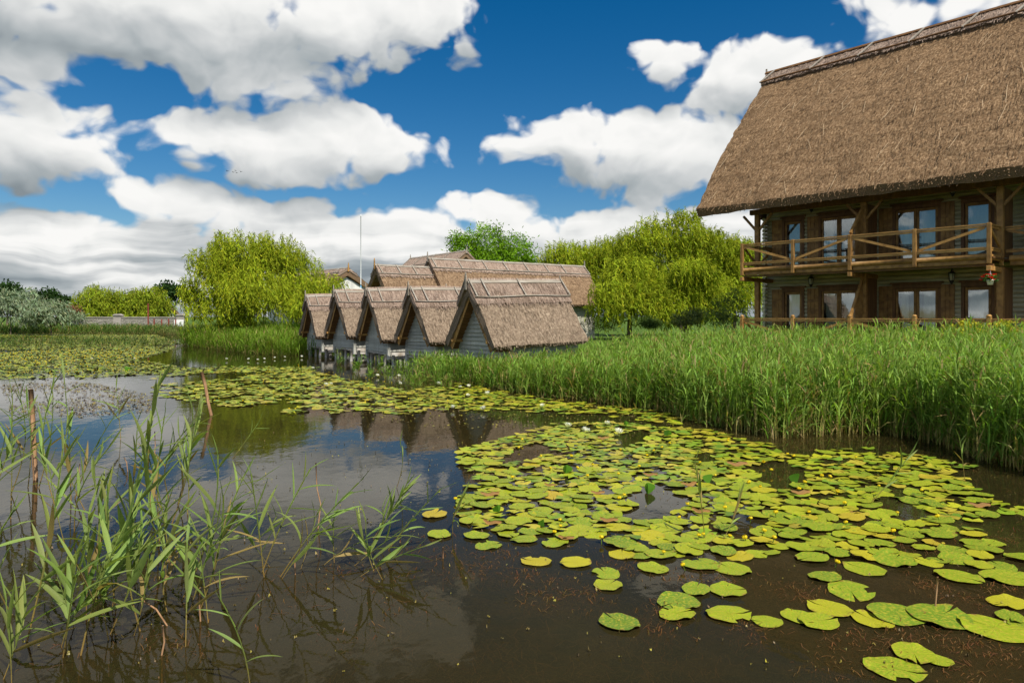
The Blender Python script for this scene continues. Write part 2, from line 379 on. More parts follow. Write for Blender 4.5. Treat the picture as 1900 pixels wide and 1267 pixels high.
def make_world():
    w = bpy.data.worlds.new('World'); scene.world = w; w.use_nodes = True; nt = w.node_tree; nt.nodes.clear()
    out = N(nt, 'ShaderNodeOutputWorld'); bg = N(nt, 'ShaderNodeBackground'); nt.links.new(bg.outputs[0], out.inputs[0]); bg.inputs[1].default_value = .1
    sky = N(nt, 'ShaderNodeTexSky'); sky.sky_type = 'NISHITA'; sky.sun_disc = False; sky.sun_elevation = R(SUN_EL); sky.sun_rotation = R(SUN_AZ)
    sky.altitude = 0; sky.air_density = 1.0; sky.dust_density = .25; sky.ozone_density = 3.0
    tc = N(nt, 'ShaderNodeTexCoord')
    # node group: direction angles -> cloud thickness of the broad shapes
    g = bpy.data.node_groups.new('cloud_shapes', 'ShaderNodeTree')
    g.interface.new_socket('angles', in_out='INPUT', socket_type='NodeSocketVector'); g.interface.new_socket('thickness', in_out='OUTPUT', socket_type='NodeSocketFloat')
    gi = g.nodes.new('NodeGroupInput'); go = g.nodes.new('NodeGroupOutput'); cur = None
    for (px, py, rx, ry, lift) in CLOUDS:
        az = math.atan((px-CX)/F); el = math.atan((YH-py)/F*math.cos(az))
        kx = rx/F*math.cos(az)**2; ky = ry/F*math.cos(az)*math.cos(el)**2
        s2 = N(g, 'ShaderNodeVectorMath', operation='MULTIPLY_ADD'); s2.inputs[1].default_value = (1/kx, 1/ky, 0); s2.inputs[2].default_value = (-az/kx, -el/ky, 0); g.links.new(gi.outputs[0], s2.inputs[0])
        d = N(g, 'ShaderNodeVectorMath', operation='DOT_PRODUCT'); g.links.new(s2.outputs[0], d.inputs[0]); g.links.new(s2.outputs[0], d.inputs[1])
        f = math_(g, 'MULTIPLY_ADD', d.outputs['Value'], -1.0, lift)
        cur = f if cur is None else math_(g, 'SMOOTH_MAX', cur, f, .4)
    g.links.new(cur, go.inputs[0])
    sp = N(nt, 'ShaderNodeSeparateXYZ'); nt.links.new(tc.outputs['Generated'], sp.inputs[0])
    az = math_(nt, 'ARCTAN2', sp.outputs[0], sp.outputs[1]); el = math_(nt, 'ARCSINE', sp.outputs[2])
    ang = N(nt, 'ShaderNodeCombineXYZ'); nt.links.new(az, ang.inputs[0]); nt.links.new(el, ang.inputs[1])
    def shift(v, d):
        a = N(nt, 'ShaderNodeVectorMath', operation='ADD'); nt.links.new(v, a.inputs[0]); a.inputs[1].default_value = d; return a.outputs[0]
    def grp(v):
        n = N(nt, 'ShaderNodeGroup'); n.node_tree = g; nt.links.new(v, n.inputs[0]); return math_(nt, 'MAXIMUM', n.outputs[0], -2.5)
    def stretch(v, s):
        a = N(nt, 'ShaderNodeVectorMath', operation='MULTIPLY'); nt.links.new(v, a.inputs[0]); a.inputs[1].default_value = s; return a.outputs[0]
    # warp the angles a little so the broad shapes lose their roundness
    wn = N(nt, 'ShaderNodeTexNoise', noise_dimensions='2D'); wn.inputs['Scale'].default_value = 7; wn.inputs['Detail'].default_value = 3
    nt.links.new(stretch(ang.outputs[0], (1, 1.5, 1)), wn.inputs['Vector'])
    ws = N(nt, 'ShaderNodeVectorMath', operation='MULTIPLY_ADD'); nt.links.new(wn.outputs['Color'], ws.inputs[0]); ws.inputs[1].default_value = (.07, .04, 0); ws.inputs[2].default_value = (-.035, -.02, 0)
    wa = N(nt, 'ShaderNodeVectorMath', operation='ADD'); nt.links.new(ang.outputs[0], wa.inputs[0]); nt.links.new(ws.outputs[0], wa.inputs[1]); q = wa.outputs[0]
    f0 = grp(q); f1 = grp(shift(q, (.012, .05, 0)))
    def fb(v, sc, de=7, ro=.52): return noise(nt, stretch(v, (1, 1.35, 1)), sc, de, ro, .0, '2D')
    n0 = fb(q, 12, 7, .48); n1 = fb(shift(q, (.004, .014, 0)), 12, 7, .48)
    b0 = fb(q, 5, 5)
    def puff(v):
        n = N(nt, 'ShaderNodeTexVoronoi', voronoi_dimensions='2D', feature='SMOOTH_F1'); nt.links.new(stretch(v, (1, 1.3, 1)), n.inputs['Vector'])
        n.inputs['Scale'].default_value = 17; n.inputs['Detail'].default_value = 2; n.inputs['Roughness'].default_value = .5; n.inputs['Smoothness'].default_value = .35
        return n.outputs['Distance']
    p0 = puff(q); p1 = puff(shift(q, (.004, .014, 0)))
    behind = math_(nt, 'SMOOTHSTEP' if False else 'SUBTRACT', math_(nt, 'ABSOLUTE', az), .95)
    gen = math_(nt, 'ADD', math_(nt, 'MULTIPLY_ADD', b0, 9.0, -4.3), math_(nt, 'MINIMUM', math_(nt, 'MULTIPLY', behind, 20.0), 0.0))
    thick = math_(nt, 'ADD', math_(nt, 'MAXIMUM', math_(nt, 'MULTIPLY_ADD', f0, 1.4, -.22), gen), math_(nt, 'ADD', math_(nt, 'ADD', math_(nt, 'MULTIPLY_ADD', n0, 2.0, -1.0), math_(nt, 'MULTIPLY_ADD', p0, -1.0, .53)), math_(nt, 'MULTIPLY_ADD', b0, .7, -.35)))
    mr = N(nt, 'ShaderNodeMapRange', interpolation_type='SMOOTHSTEP'); nt.links.new(thick, mr.inputs[0]); mr.inputs[1].default_value = .02; mr.inputs[2].default_value = .60
    # light on the clouds: sunlit upper edges against thick grey undersides
    d0 = math_(nt, 'SUBTRACT', f0, f1); d0 = math_(nt, 'MAXIMUM', math_(nt, 'MINIMUM', d0, .55), -1.0)
    m0 = fb(shift(q, (3.1, 1.7, 0)), 9, 4, .5); m1 = fb(shift(q, (3.106, 1.72, 0)), 9, 4, .5)
    d1 = math_(nt, 'ADD', math_(nt, 'SUBTRACT', m0, m1), math_(nt, 'MULTIPLY', math_(nt, 'SUBTRACT', n0, n1), .45))
    d1 = math_(nt, 'ADD', d1, math_(nt, 'MULTIPLY', math_(nt, 'SUBTRACT', p1, p0), .32))
    sh = math_(nt, 'ADD', math_(nt, 'MULTIPLY', d0, .68), math_(nt, 'MULTIPLY', d1, .5))
    sh = math_(nt, 'ADD', sh, math_(nt, 'MULTIPLY', math_(nt, 'SUBTRACT', .7, math_(nt, 'MINIMUM', thick, 2.0)), .10))
    # flat decks near the horizon seen edge on: long bands
    bd = noise(nt, stretch(q, (4, 34, 1)), 1, 5, .5, .2, '2D')
    low = N(nt, 'ShaderNodeMapRange', interpolation_type='SMOOTHSTEP'); nt.links.new(el, low.inputs[0])
    for k, x in ((1, .16), (2, .07), (3, 0.0), (4, 1.0)): low.inputs[k].default_value = x
    sh = math_(nt, 'ADD', sh, math_(nt, 'MULTIPLY', low.outputs[0], math_(nt, 'MULTIPLY_ADD', bd, 2.2, -1.30)))
    cc = ramp(nt, math_(nt, 'ADD', sh, .61, None, True), [(0.0, (1.75, 2.05, 2.25)), (.3, (2.9, 3.2, 3.35)), (.55, (4.5, 4.65, 4.7)), (.78, (6.1, 6.15, 6.05)), (1, (7.0, 6.95, 6.8))])
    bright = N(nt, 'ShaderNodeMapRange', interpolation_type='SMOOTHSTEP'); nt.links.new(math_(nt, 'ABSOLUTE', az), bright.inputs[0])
    for k, x in ((1, 1.2), (2, 2.2), (3, 1.0), (4, 1.95)): bright.inputs[k].default_value = x  # unseen clouds behind the camera brightened to fill the shaded lodge front
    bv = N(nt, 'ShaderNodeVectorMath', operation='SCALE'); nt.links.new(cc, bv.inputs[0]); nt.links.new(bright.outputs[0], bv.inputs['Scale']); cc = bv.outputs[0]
    hs = N(nt, 'ShaderNodeHueSaturation'); hs.inputs['Saturation'].default_value = 1.45; hs.inputs['Value'].default_value = .62; nt.links.new(sky.outputs[0], hs.inputs['Color'])
    # thin the clouds below the horizon
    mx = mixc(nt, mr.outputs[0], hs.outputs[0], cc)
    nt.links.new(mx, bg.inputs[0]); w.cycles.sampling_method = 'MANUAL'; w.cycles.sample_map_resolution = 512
make_world()

# ------------------------------------------------------------------ thatched roofs
def lump(x, y, seed, sc=1.0):
    """cheap smooth noise, -1..1"""
    r = np.random.default_rng(seed); v = 0; x = np.asarray(x, float); y = np.asarray(y, float)
    for k in range(6):
        a, b, p = r.uniform(-2.2, 2.2)*sc*(1+.6*k), r.uniform(-2.2, 2.2)*sc*(1+.6*k), r.uniform(0, 6.3)
        v = v+np.sin(a*x+b*y+p)/(1+.6*k)
    return v/2.6
def resample(poly, step):
    out = [poly[0]]
    for a, b in zip(poly[:-1], poly[1:]):
        a = np.array(a, float); b = np.array(b, float); n = max(1, int(round(np.linalg.norm(b-a)/step)))
        out += [tuple(a+(b-a)*i/n) for i in range(1, n+1)]
    return out
def thatch_roof(outer, inner, x0, x1, step=.25, rough=.03, seed=1, straws=0, slant=0.0, sl=(.18, .4), pitch=0.0, jag=0.0, sw=.012, stick=.3):
    """closed thatch skin: outer (y,z) profile from near eave over the ridge to the far eave, inner back again; extruded along x"""
    mb = MB(); O = resample(outer, step); I = resample(inner, step*2); prof = O+I; M_ = len(prof)
    nx = max(2, int((x1-x0)/step)); xs = np.linspace(x0, x1, nx+1)
    d = [0.0]
    for a, b in zip(prof[:-1], prof[1:]): d.append(d[-1]+math.dist(a, b))
    dO = d[len(O)-1]
    ridge = max(range(len(O)), key=lambda k: O[k][1]); dr = d[ridge]
    vs = []; uv = []
    for i, x in enumerate(xs):
        for k, (y, z) in enumerate(prof):
            a = prof[max(0, k-1)]; b = prof[min(M_-1, k+1)]; t = np.array([b[0]-a[0], b[1]-a[1]]); t /= np.linalg.norm(t)+1e-9
            n = np.array([-t[1], t[0]]) if True else t
            amp = rough*lump(x*1.1, d[k]*1.3, seed, 1.3)+rough*.5*random.uniform(-1, 1)*(1 if k < len(O) else .3)
            if k in (0, len(O)-1): amp += jag*random.uniform(-1, .3)
            edge = rough*1.2*random.uniform(-1, 1) if i in (0, nx) else 0
            sl_ = slant*(abs(d[k]-dr)/dr) if k < len(O) else slant*.9
            vs.append((x+edge+sl_, y+n[0]*amp, z+n[1]*amp+pitch*(x-x0))); uv.append((x, abs(d[k]-dr) if k < len(O) else d[k]))
    fs = []
    for i in range(nx):
        for k in range(M_):
            k2 = (k+1) % M_; fs.append((i*M_+k, i*M_+k2, (i+1)*M_+k2, (i+1)*M_+k))
    mb.add(vs, fs, uv, False)
    base = len(mb.v)-len(vs)
    mb.f += [tuple(base+k for k in reversed(range(M_))), tuple(base+nx*M_+k for k in range(M_))]; mb.sm += [False]*2
    # loose straws lying down the slope, a little proud of it
    for _ in range(straws):
        side = random.random() < .8
        j = random.uniform(0, dr-.05) if side else random.uniform(dr+.05, dO)
        k = max(i for i in range(len(O)) if d[i] <= j); k = min(k, len(O)-2)
        a = np.array(O[k]); b = np.array(O[k+1]); t = (b-a)/(np.linalg.norm(b-a)+1e-9); n = np.array([-t[1], t[0]])
        p = a+t*(j-d[k]); dn = -t if side else t; x = random.uniform(x0+.03, x1-.03)
        L = random.uniform(*sl); sk = random.gauss(0, .16)*L; lift = random.uniform(.1, 1)*stick*.1
        s0 = slant*(abs(j-dr)/dr)
        q0 = p+n*(rough*.3); q1 = p+dn*L+n*(rough*.4+lift)
        w = sw*random.uniform(.7, 1.3)
        zz = pitch*(x-x0); xa = x+s0
        mb.add([(xa, q0[0], q0[1]+zz), (xa+w, q0[0], q0[1]+zz), (xa+w+sk, q1[0], q1[1]+zz), (xa+sk, q1[0], q1[1]+zz)], [(0, 1, 2, 3)],
               [(x, abs(j-dr)), (x+.01, abs(j-dr)), (x+.01, abs(j-dr)+L), (x, abs(j-dr)+L)])
    # the ragged fringe of cut reed along the near and far eave
    for e in (0, len(O)-1):
        a = np.array(O[e]); b = np.array(O[1] if e == 0 else O[-2]); t = (a-b)/np.linalg.norm(a-b)
        dee = abs(d[e]-dr)
        for _ in range(int((x1-x0)*34)):
            x = random.uniform(x0, x1); L = random.uniform(.02, .09)*(1+jag*3); th = random.uniform(0, 1)
            inn = np.array(inner[-1] if e == 0 else inner[0]); q = a*(1-th)+inn*th; w = sw*1.3
            xa = x+slant; zz = pitch*(x-x0)
            mb.add([(xa, *(q-t*.1+(0, zz))), (xa+w, *(q-t*.1+(0, zz))), (xa+w, *(q+t*L+(0, zz))), (xa, *(q+t*L+(0, zz)))], [(0, 1, 2, 3)],
                   [(x, dee), (x+.01, dee), (x+.01, dee+.1), (x, dee+.1)])
    return mb
def gable_profile(hw, ze, zr, th, bow=.0):
    """near eave -> ridge -> far eave, with thickness; bow lifts the middle of the slope"""
    n = 5
    near = [(-hw*(1-t), ze+(zr-ze)*t+bow*math.sin(math.pi*t)) for t in np.linspace(0, 1, n)]
    far = [(-y, z) for y, z in reversed(near[:-1])]
    outer = near+far
    sl = math.hypot(hw, zr-ze); nx, nz = (zr-ze)/sl*th, hw/sl*th
    inner = [(hw-nx*.8, ze-nz*.6), (0.0, zr-th*1.5), (-hw+nx*.8, ze-nz*.6)]
    return outer, inner
def up_(prof, k0, k1, off):
    """part of a slope profile near the ridge, lifted by off: for ridge caps"""
    return prof

def ridge_cap(hw, ze, zr, x0, x1, frac, lift, th, seed, straws, bow=0, slant=0, pitch=0, sw=.012, step=.25):
    y = hw*frac; zb = zr-(zr-ze)*frac
    bb = bow*math.sin(math.pi*(1-frac))
    sl = math.hypot(hw, zr-ze); nx, nz = (zr-ze)/sl, hw/sl
    outer = [(-y-nx*lift, zb+nz*lift+bb), (-y*.5-nx*lift, zr-(zr-ze)*frac*.5+nz*lift+bb*.6), (0, zr+lift*1.3), (y*.5+nx*lift, zr-(zr-ze)*frac*.5+nz*lift+bb*.6), (y+nx*lift, zb+nz*lift+bb)]
    inner = [(y+nx*(lift-th), zb+nz*(lift-th)+bb), (0, zr+lift-th*1.4), (-y-nx*(lift-th), zb+nz*(lift-th)+bb)]
    return thatch_roof(outer, inner, x0, x1, step, .012, seed, straws, slant, (.12, .3), pitch, .06, sw, .25)

# ------------------------------------------------------------------ boathouses
Z_RIDGE, Z_EAVE, HUT_L, HUT_HW, PITCH = 3.42, 1.22, 3.95, 1.70, .030
def boathouse(name='boathouse'):
    root = empty(name)
    out, inn = gable_profile(HUT_HW, Z_EAVE, Z_RIDGE, .33, .05)
    rf = thatch_roof(out, inn, 0, HUT_L, .14, .028, 3, 1500, 0.0, (.08, .2), PITCH, .05, .011, .35).build('roof', M['thatch_hut'], root)
    cap = ridge_cap(HUT_HW, Z_EAVE, Z_RIDGE, -.10, HUT_L+.05, .40, .075, .15, 5, 1300, .05, 0, PITCH, .011, .14).build('ridge_cap', M['straw'], rf)
    def on(fr, x, side=-1, lift=.10):
        sl = math.hypot(HUT_HW, Z_RIDGE-Z_EAVE); nx, nz = (Z_RIDGE-Z_EAVE)/sl, HUT_HW/sl
        return np.array([x, side*(HUT_HW*fr+nx*lift), Z_RIDGE-(Z_RIDGE-Z_EAVE)*fr+nz*lift+PITCH*x+.04*math.sin(math.pi*(1-fr))])
    for side in (-1, 1):
        a, b = on(.03, -.12, side, .11), on(.03, HUT_L+.06, side, .11)
        n_ = np.array([0, side*.79, .61])
        mb = MB(); mb.bar(a-(0, 0, .03), b-(0, 0, .03), .13, .028, n_); mb.build('ridge_board', M['wood_grey'], rf)
        xs_ = np.linspace(-.1, HUT_L+.05, 9)
        MB().tube([on(.30+.008*math.sin(x*2.1), x, side, .125) for x in xs_], .024, 6).build('batten', M['wood_grey'], rf)
        for xx in (-.07, .42, 1.95, HUT_L-.02):
            mb = MB(); mb.bar(on(.0, xx, side, .14), on(.305, xx+.05, side, .15), .05, .03, n_); mb.build('batten', M['wood_grey'], rf)
    # front gable: bargeboards, soffit, carved edge, finial
    for side in (-1, 1):
        a = np.array([.06, 0, Z_RIDGE-.40]); b = np.array([.10, side*(HUT_HW-.31), Z_EAVE-.14]); n_ = (1, 0, 0)
        mb = MB(); mb.bar(a, b, .17, .03, n_)
        dv = b-a; L = np.linalg.norm(dv)
        for k in range(22):                                 # the scalloped lower edge
            p = a+dv*(k+.5)/22; mb.bar(p+(-.016, -side*.055, -.055), p+(-.016, -side*.10, -.10), .075, .022, (1, 0, 0))
        mb.build('bargeboard', M['wood_bright'] if side > 0 else M['wood'], root)
        c0 = np.array([.13, 0, Z_RIDGE-.50]); c1 = np.array([.13, side*(HUT_HW-.26), Z_EAVE-.17])
        mb = MB(); off = np.array([.62, 0, 0]); th = np.array([0, 0, -.03])
        mb.add([c0, c1, c1+off, c0+off, c0+th, c1+th, c1+off+th, c0+off+th], [(0,1,2,3), (7,6,5,4), (0,4,5,1), (1,5,6,2), (2,6,7,3), (3,7,4,0)]); mb.build('soffit', M['soffit'], root)
        mb = MB(); mb.bbox((-.02, side*1.18-.05, 1.28), (.6, side*1.18+.05, 1.38)); mb.build('purlin', M['wood_bright'], root)
    mb = MB(); mb.prism([(-.05, Z_RIDGE-.30), (.05, Z_RIDGE-.30), (.045, Z_RIDGE+.15), (.012, Z_RIDGE+.30), (-.012, Z_RIDGE+.30), (-.045, Z_RIDGE+.15)], 0, -.14, -.10); mb.build('finial', M['wood_grey'], root)
    mb = MB(); mb.prism([(-.035, Z_RIDGE+.05), (.035, Z_RIDGE+.05), (.01, Z_RIDGE+.34), (-.01, Z_RIDGE+.34)], 0, HUT_L+.02, HUT_L+.06); mb.build('finial', M['wood_grey'], root)
    # walls: overlapping boards
    hw, xf, xb, zf = 1.28, .42, HUT_L-.15, .62
    def zroof(y): return Z_RIDGE-.42-(Z_RIDGE-Z_EAVE)*abs(y)/HUT_HW
    mb = MB(); p = .145; z = zf
    while z < Z_RIDGE-.5:
        w = min(hw, HUT_HW*(Z_RIDGE-.36-z-p)/(Z_RIDGE-Z_EAVE))
        if w > .05:
            mb.prism([(xf-.034, z), (xf+.04, z), (xf+.04, z+p), (xf+.018, z+p)], 1, -w, w)
        z += p
    mb.build('gable_wall', M['hut_wall'], root)
    for side in (-1, 1):
        mb = MB(); z = zf+.02
        while z < 1.75:
            y0 = side*hw
            mb.prism([(y0+side*.014, z), (y0-side*.03, z), (y0-side*.03, z+p), (y0-side*.006, z+p)], 0, xf+.1, xb) if False else mb.add(
                [(xf+.09, y0+side*.030, z), (xf+.09, y0-side*.03, z), (xf+.09, y0-side*.03, z+p), (xf+.09, y0-side*.006, z+p), (xb, y0+side*.030, z+.0), (xb, y0-side*.03, z), (xb, y0-side*.03, z+p), (xb, y0-side*.006, z+p)],
                [(0,1,2,3), (7,6,5,4), (0,4,5,1), (1,5,6,2), (2,6,7,3), (3,7,4,0)])
            z += p
        mb.build('side_wall', M['hut_wall'], root)
        MB().bbox((xf-.03, side*hw-.075+side*.02, .30), (xf+.10, side*hw+.075+side*.02, 1.60 if side < 0 else 1.75)).build('corner_post', M['wood_grey'] if False else M['hut_wall'], root)
        MB().bbox((xf+.14, side*(hw+.02), .42), (xb+.3, side*(hw+.07), .60)).build('base_beam', M['pale_wood'], root)
        MB().bbox((xf+.10, side*(hw+.075), .30), (xb+.3, side*(hw+.125), .40)).build('walkway_plank', M['pale_wood'], root)
    MB().box((xf+.04, -hw+.02, .50), (xb, hw-.02, .60)).build('floor_deck', M['pale_wood'], root)
    MB().box((xb-.06, -hw+.05, .61), (xb-.02, hw-.05, 1.9)).build('gable_wall', M['hut_wall'], root)
    for yy, xx, r in ((-1.49, .60, .075), (-1.50, 1.5, .09), (-1.49, 2.4, .07), (-1.49, 3.3, .08), (-.5, .34, .07), (.45, .34, .075), (-1.15, .36, .07), (1.36, .55, .07), (1.3, 1.6, .06), (0, 1.7, .06), (-1.1, .95, .085)):
        top = .49 if abs(yy) < 1.3 else .62 if xx < .6 else .50
        MB().tube([(xx+random.gauss(0, .02), yy+random.gauss(0, .02), -.6), (xx, yy, 0), (xx, yy, top)], [r*1.08, r, r*.95], 9).build('stilt', M['pale_wood'], root)
    return root
RX = np.array([.83, .56, 0])/np.hypot(.83, .56)          # ridge direction of the boathouses and the long houses
RZ = math.atan2(RX[1], RX[0])
HUTS = [(-1.5, 23.6, 0, 'nearest grey boathouse, its thatched roof seen whole, reeds against its near wall'),
        (-4.15, 28.0, .012, 'grey boathouse second from the nearest, gable standing clear on stilts with reeds at one corner'),
        (-6.54, 31.05, -.01, 'middle one of the five thatched boathouses on stilts over the water'),
        (-8.9, 34.4, .02, 'second farthest grey boathouse, below the flagpole, its stilts mirrored in the water'),
        (-11.3, 37.7, -.015, 'farthest grey boathouse, beside the willow and the green reed bank')]
proto = None
for i, (x, y, da, lab) in enumerate(HUTS):
    o = boathouse() if i == 0 else copy_tree(proto)
    if i == 0: proto = o
    o.location = (x, y, [0, -.02, .0, .02, -.03][i]); o.rotation_euler = (R([0, -.9, .8, -.6, 1.0][i]), R([0, .5, -.4, .6, -.3][i]), RZ+da); o.scale = [(1, 1, 1), (1.02, 1.0, .985), (1, .97, 1.0), (1.03, 1.02, 1.01), (.98, .98, .985)][i]
    tag(o, lab, 'boathouse', 'thatched boathouses on stilts in a row')

# ------------------------------------------------------------------ thatched houses behind
def thatched_house(name, loc, rz, L, hw, ze, zr, wall_m, label, th=.4, straws=900, battens=(), over=.7, gable=True, lantern=None, zg=.4, cap=.30, bow=.08, lit_barge=True):
    root = empty(name, loc, rz); tag(root, label, 'house')
    out, inn = gable_profile(hw, ze, zr, th, bow)
    rf = thatch_roof(out, inn, 0, L, .3, .03, int(L*7), straws, 0, (.1, .3), 0, .04, .03, .4).build('roof', M['thatch_house'], root)
    ridge_cap(hw, ze, zr, -.06, L+.06, cap, .07, .16, 9, straws, bow, 0, 0, .025, .3).build('ridge_cap', M['straw'], rf)
    sl = math.hypot(hw, zr-ze); nx, nz = (zr-ze)/sl, hw/sl
    def on(fr, x, side, lift): return np.array([x, side*(hw*fr+nx*lift), zr-(zr-ze)*fr+nz*lift+bow*.7*math.sin(math.pi*(1-fr))])
    for side in (-1, 1):
        n_ = np.array([0, side*nx, nz])
        MB().bar(on(.02, -.1, side, .1), on(.02, L+.1, side, .1), .16, .03, n_).build('ridge_board', M['wood_grey'], rf)
        MB().tube([on(cap*.82, x, side, .13) for x in np.linspace(-.08, L+.08, 8)], .035, 5).build('batten', M['wood_grey'], rf)
        for xx in battens: MB().bar(on(.0, xx, side, .14), on(cap*.84, xx+.1, side, .15), .08, .04, n_).build('batten', M['wood_grey'], rf)
    hy = hw-.75
    for x in (over, L-over):
        zt = zr-th*1.6-.1
        MB().prism([(-hy, zg), (hy, zg), (hy, ze-.15+(zr-ze)*.75/hw-.2), (0, zt), (-hy, ze-.15+(zr-ze)*.75/hw-.2)], 0, x-.08, x+.08).build('gable_wall', wall_m, root)
    for side in (-1, 1): MB().box((over+.09, min(side*hy, side*(hy-.16)), zg), (L-over-.09, max(side*hy, side*(hy-.16)), ze+.25)).build('side_wall', wall_m, root)
    for x0, sgn in ((.04, 1), (L-.04, -1)):
        for side in (-1, 1):
            a = np.array([x0, 0, zr-th*1.05]); b = np.array([x0, side*(hw-.28), ze-.05])
            MB().bar(a, b, .26, .04, (1, 0, 0)).build('bargeboard', M['wood_bright'] if lit_barge else M['wood'], root)  # lit boards take the brighter wood: sunlight put into the colour
            c0 = a+(sgn*.03, 0, -.12); c1 = b+(sgn*.03, 0, -.12); off = np.array([sgn*(over-.12), 0, 0]); t_ = np.array([0, 0, -.04])
            MB().add([c0, c1, c1+off, c0+off, c0+t_, c1+t_, c1+off+t_, c0+off+t_], [(0,1,2,3), (7,6,5,4), (0,4,5,1), (1,5,6,2), (2,6,7,3), (3,7,4,0)]).build('soffit', M['soffit'], root)
        MB().prism([(-.07, zr-.25), (.07, zr-.25), (.05, zr+.25), (.015, zr+.5), (-.015, zr+.5), (-.05, zr+.25)], 0, x0-.14*sgn-.03, x0-.14*sgn+.03).build('finial', M['wood_bright'] if lit_barge else M['wood_grey'], root)
    if lantern:
        x, y, z = lantern; lt = MB().lathe([(.03, .36), (.13, .27), (.12, .25), (.09, .02), (.10, 0), (.02, -.06)], (x, y-.14, z), 6).build('lantern', M['black'], root)
        MB().lathe([(.085, .02), (.11, .24)], (x, y-.14, z), 6).build('lamp_glass', M['lamp_glass'], lt)
    return root
end = np.array([4.9*1.25, 46.8*1.25])
LH = 11.5*1.25+.4
org = end-RX[:2]*LH
thatched_house('thatched_house', (org[0], org[1], 0), RZ, LH, 2.9, 3.15, 6.45, M['cream_wall'], 'long low house with an unbroken thatched roof and cream walls behind the boathouses',
               battens=(.15, 2.3, 4.5, 6.4, 8.4, 10.4, 12.2, LH-.1), lantern=(LH-1.3, -2.15, 2.2), lit_barge=False, straws=1400)
o2 = org-RX[:2]*4.15
thatched_house('thatched_house', (o2[0], o2[1], 0), RZ, 4.3, 2.75, 2.9, 5.78, M['cream_wall'], 'short thatched house with yellow lichen on its ridge, adjoining the long house',
               battens=(.12, 1.5, 2.75, 4.1), straws=700, lit_barge=True)
a3 = math.atan2(-.8, .6)
thatched_house('thatched_house', (-12.0, 81.0, 0), a3, 12, 5.6, 4.2, 9.05, M['cream_wall'], 'thatched house farthest back, only its ridge showing above the long roof', battens=(.2, 3, 6, 9), straws=500, lit_barge=False)
gp = P(645, 494, 58)
thatched_house('thatched_house', (gp[0]-.70*10, gp[1]+.71*10, 0), math.atan2(-.71, .70), 10, 3.2, 4.25, gp[2]-.2, M['white_wall'], 'white boarded house with its gable to the pond, beside the willow and flagpole', battens=(.2, 3, 6, 9), straws=400, over=.3, bow=.05)
# roofs half hidden in the far willows
hp = P(300, 556, 113)
thatched_house('thatched_house', (hp[0]-.72*7-1.0, hp[1]+.69*7, 0), math.atan2(-.69, .72), 7, 4.2, 2.3, hp[2]+1.2, M['white_wall'], 'white walled house half hidden by the far willows above the stone wall', battens=(.2, 3), straws=300)
hp = P(222, 566, 105)
thatched_house('thatched_hut', (hp[0]-1.2, hp[1]+1, 0), math.atan2(-.69, .72), 2.6, 1.2, 2.9, 4.9, M['wood_dark'], 'small thatched shelter between the far willows behind the stone wall', th=.2, straws=100, over=.3)
bpy.data.objects['thatched_hut']['category'] = 'hut'

# flagpole
fp = P(669.5, 560, 46); fz = P(669.5, 400, 46)[2]
root = empty('flagpole', (fp[0], fp[1], .3)); tag(root, 'tall thin white and blue flagpole rising between the white house and the boathouses', 'flagpole')
MB().tube([(0, 0, 0), (0, 0, fz*.5), (0, 0, fz-.35)], [.036, .03, .02], 8).build('pole', M['pole_white'], root)
bl = two_tone('pole_blue_paint', [(.3, (.12, .36, .58)), (.7, (.2, .45, .66))], (2, 2, 2))
for k in range(9): MB().tube([(0, 0, .5+k*.42), (0, 0, .68+k*.42)], .039, 8).build('band', bl, root)
MB().lathe([(.005, -.06), (.05, -.02), (.05, .02), (.005, .06)], (0, 0, fz-.32), 8).build('finial', M['pole_white'], root)

# ------------------------------------------------------------------ the lodge; local x along the facade towards the camera, y inward
D0 = np.array([9.8, 29.0]); DD = np.array([.664, -.748]); NN = np.array([.748, .664]); LRZ = math.atan2(DD[1], DD[0])
def s_at(px, w=2.6):
    k = (px-CX)/F; b = D0+NN*w
    return (b[1]*k-b[0])/(DD[0]-DD[1]*k)
def z_at(px, py, w=2.6):
    b = D0+NN*w+DD*s_at(px, w); return H+(YH-py)/F*b[1]
lodge = empty('lodge', (D0[0], D0[1], 0), LRZ)
tag(lodge, 'two storey timber lodge with a huge thatched roof and a long wooden balcony', 'lodge')
WL, S0, S1, ZG, ZU, ZT = 2.6, -.28, 15.5, 1.12, 4.22, 7.2
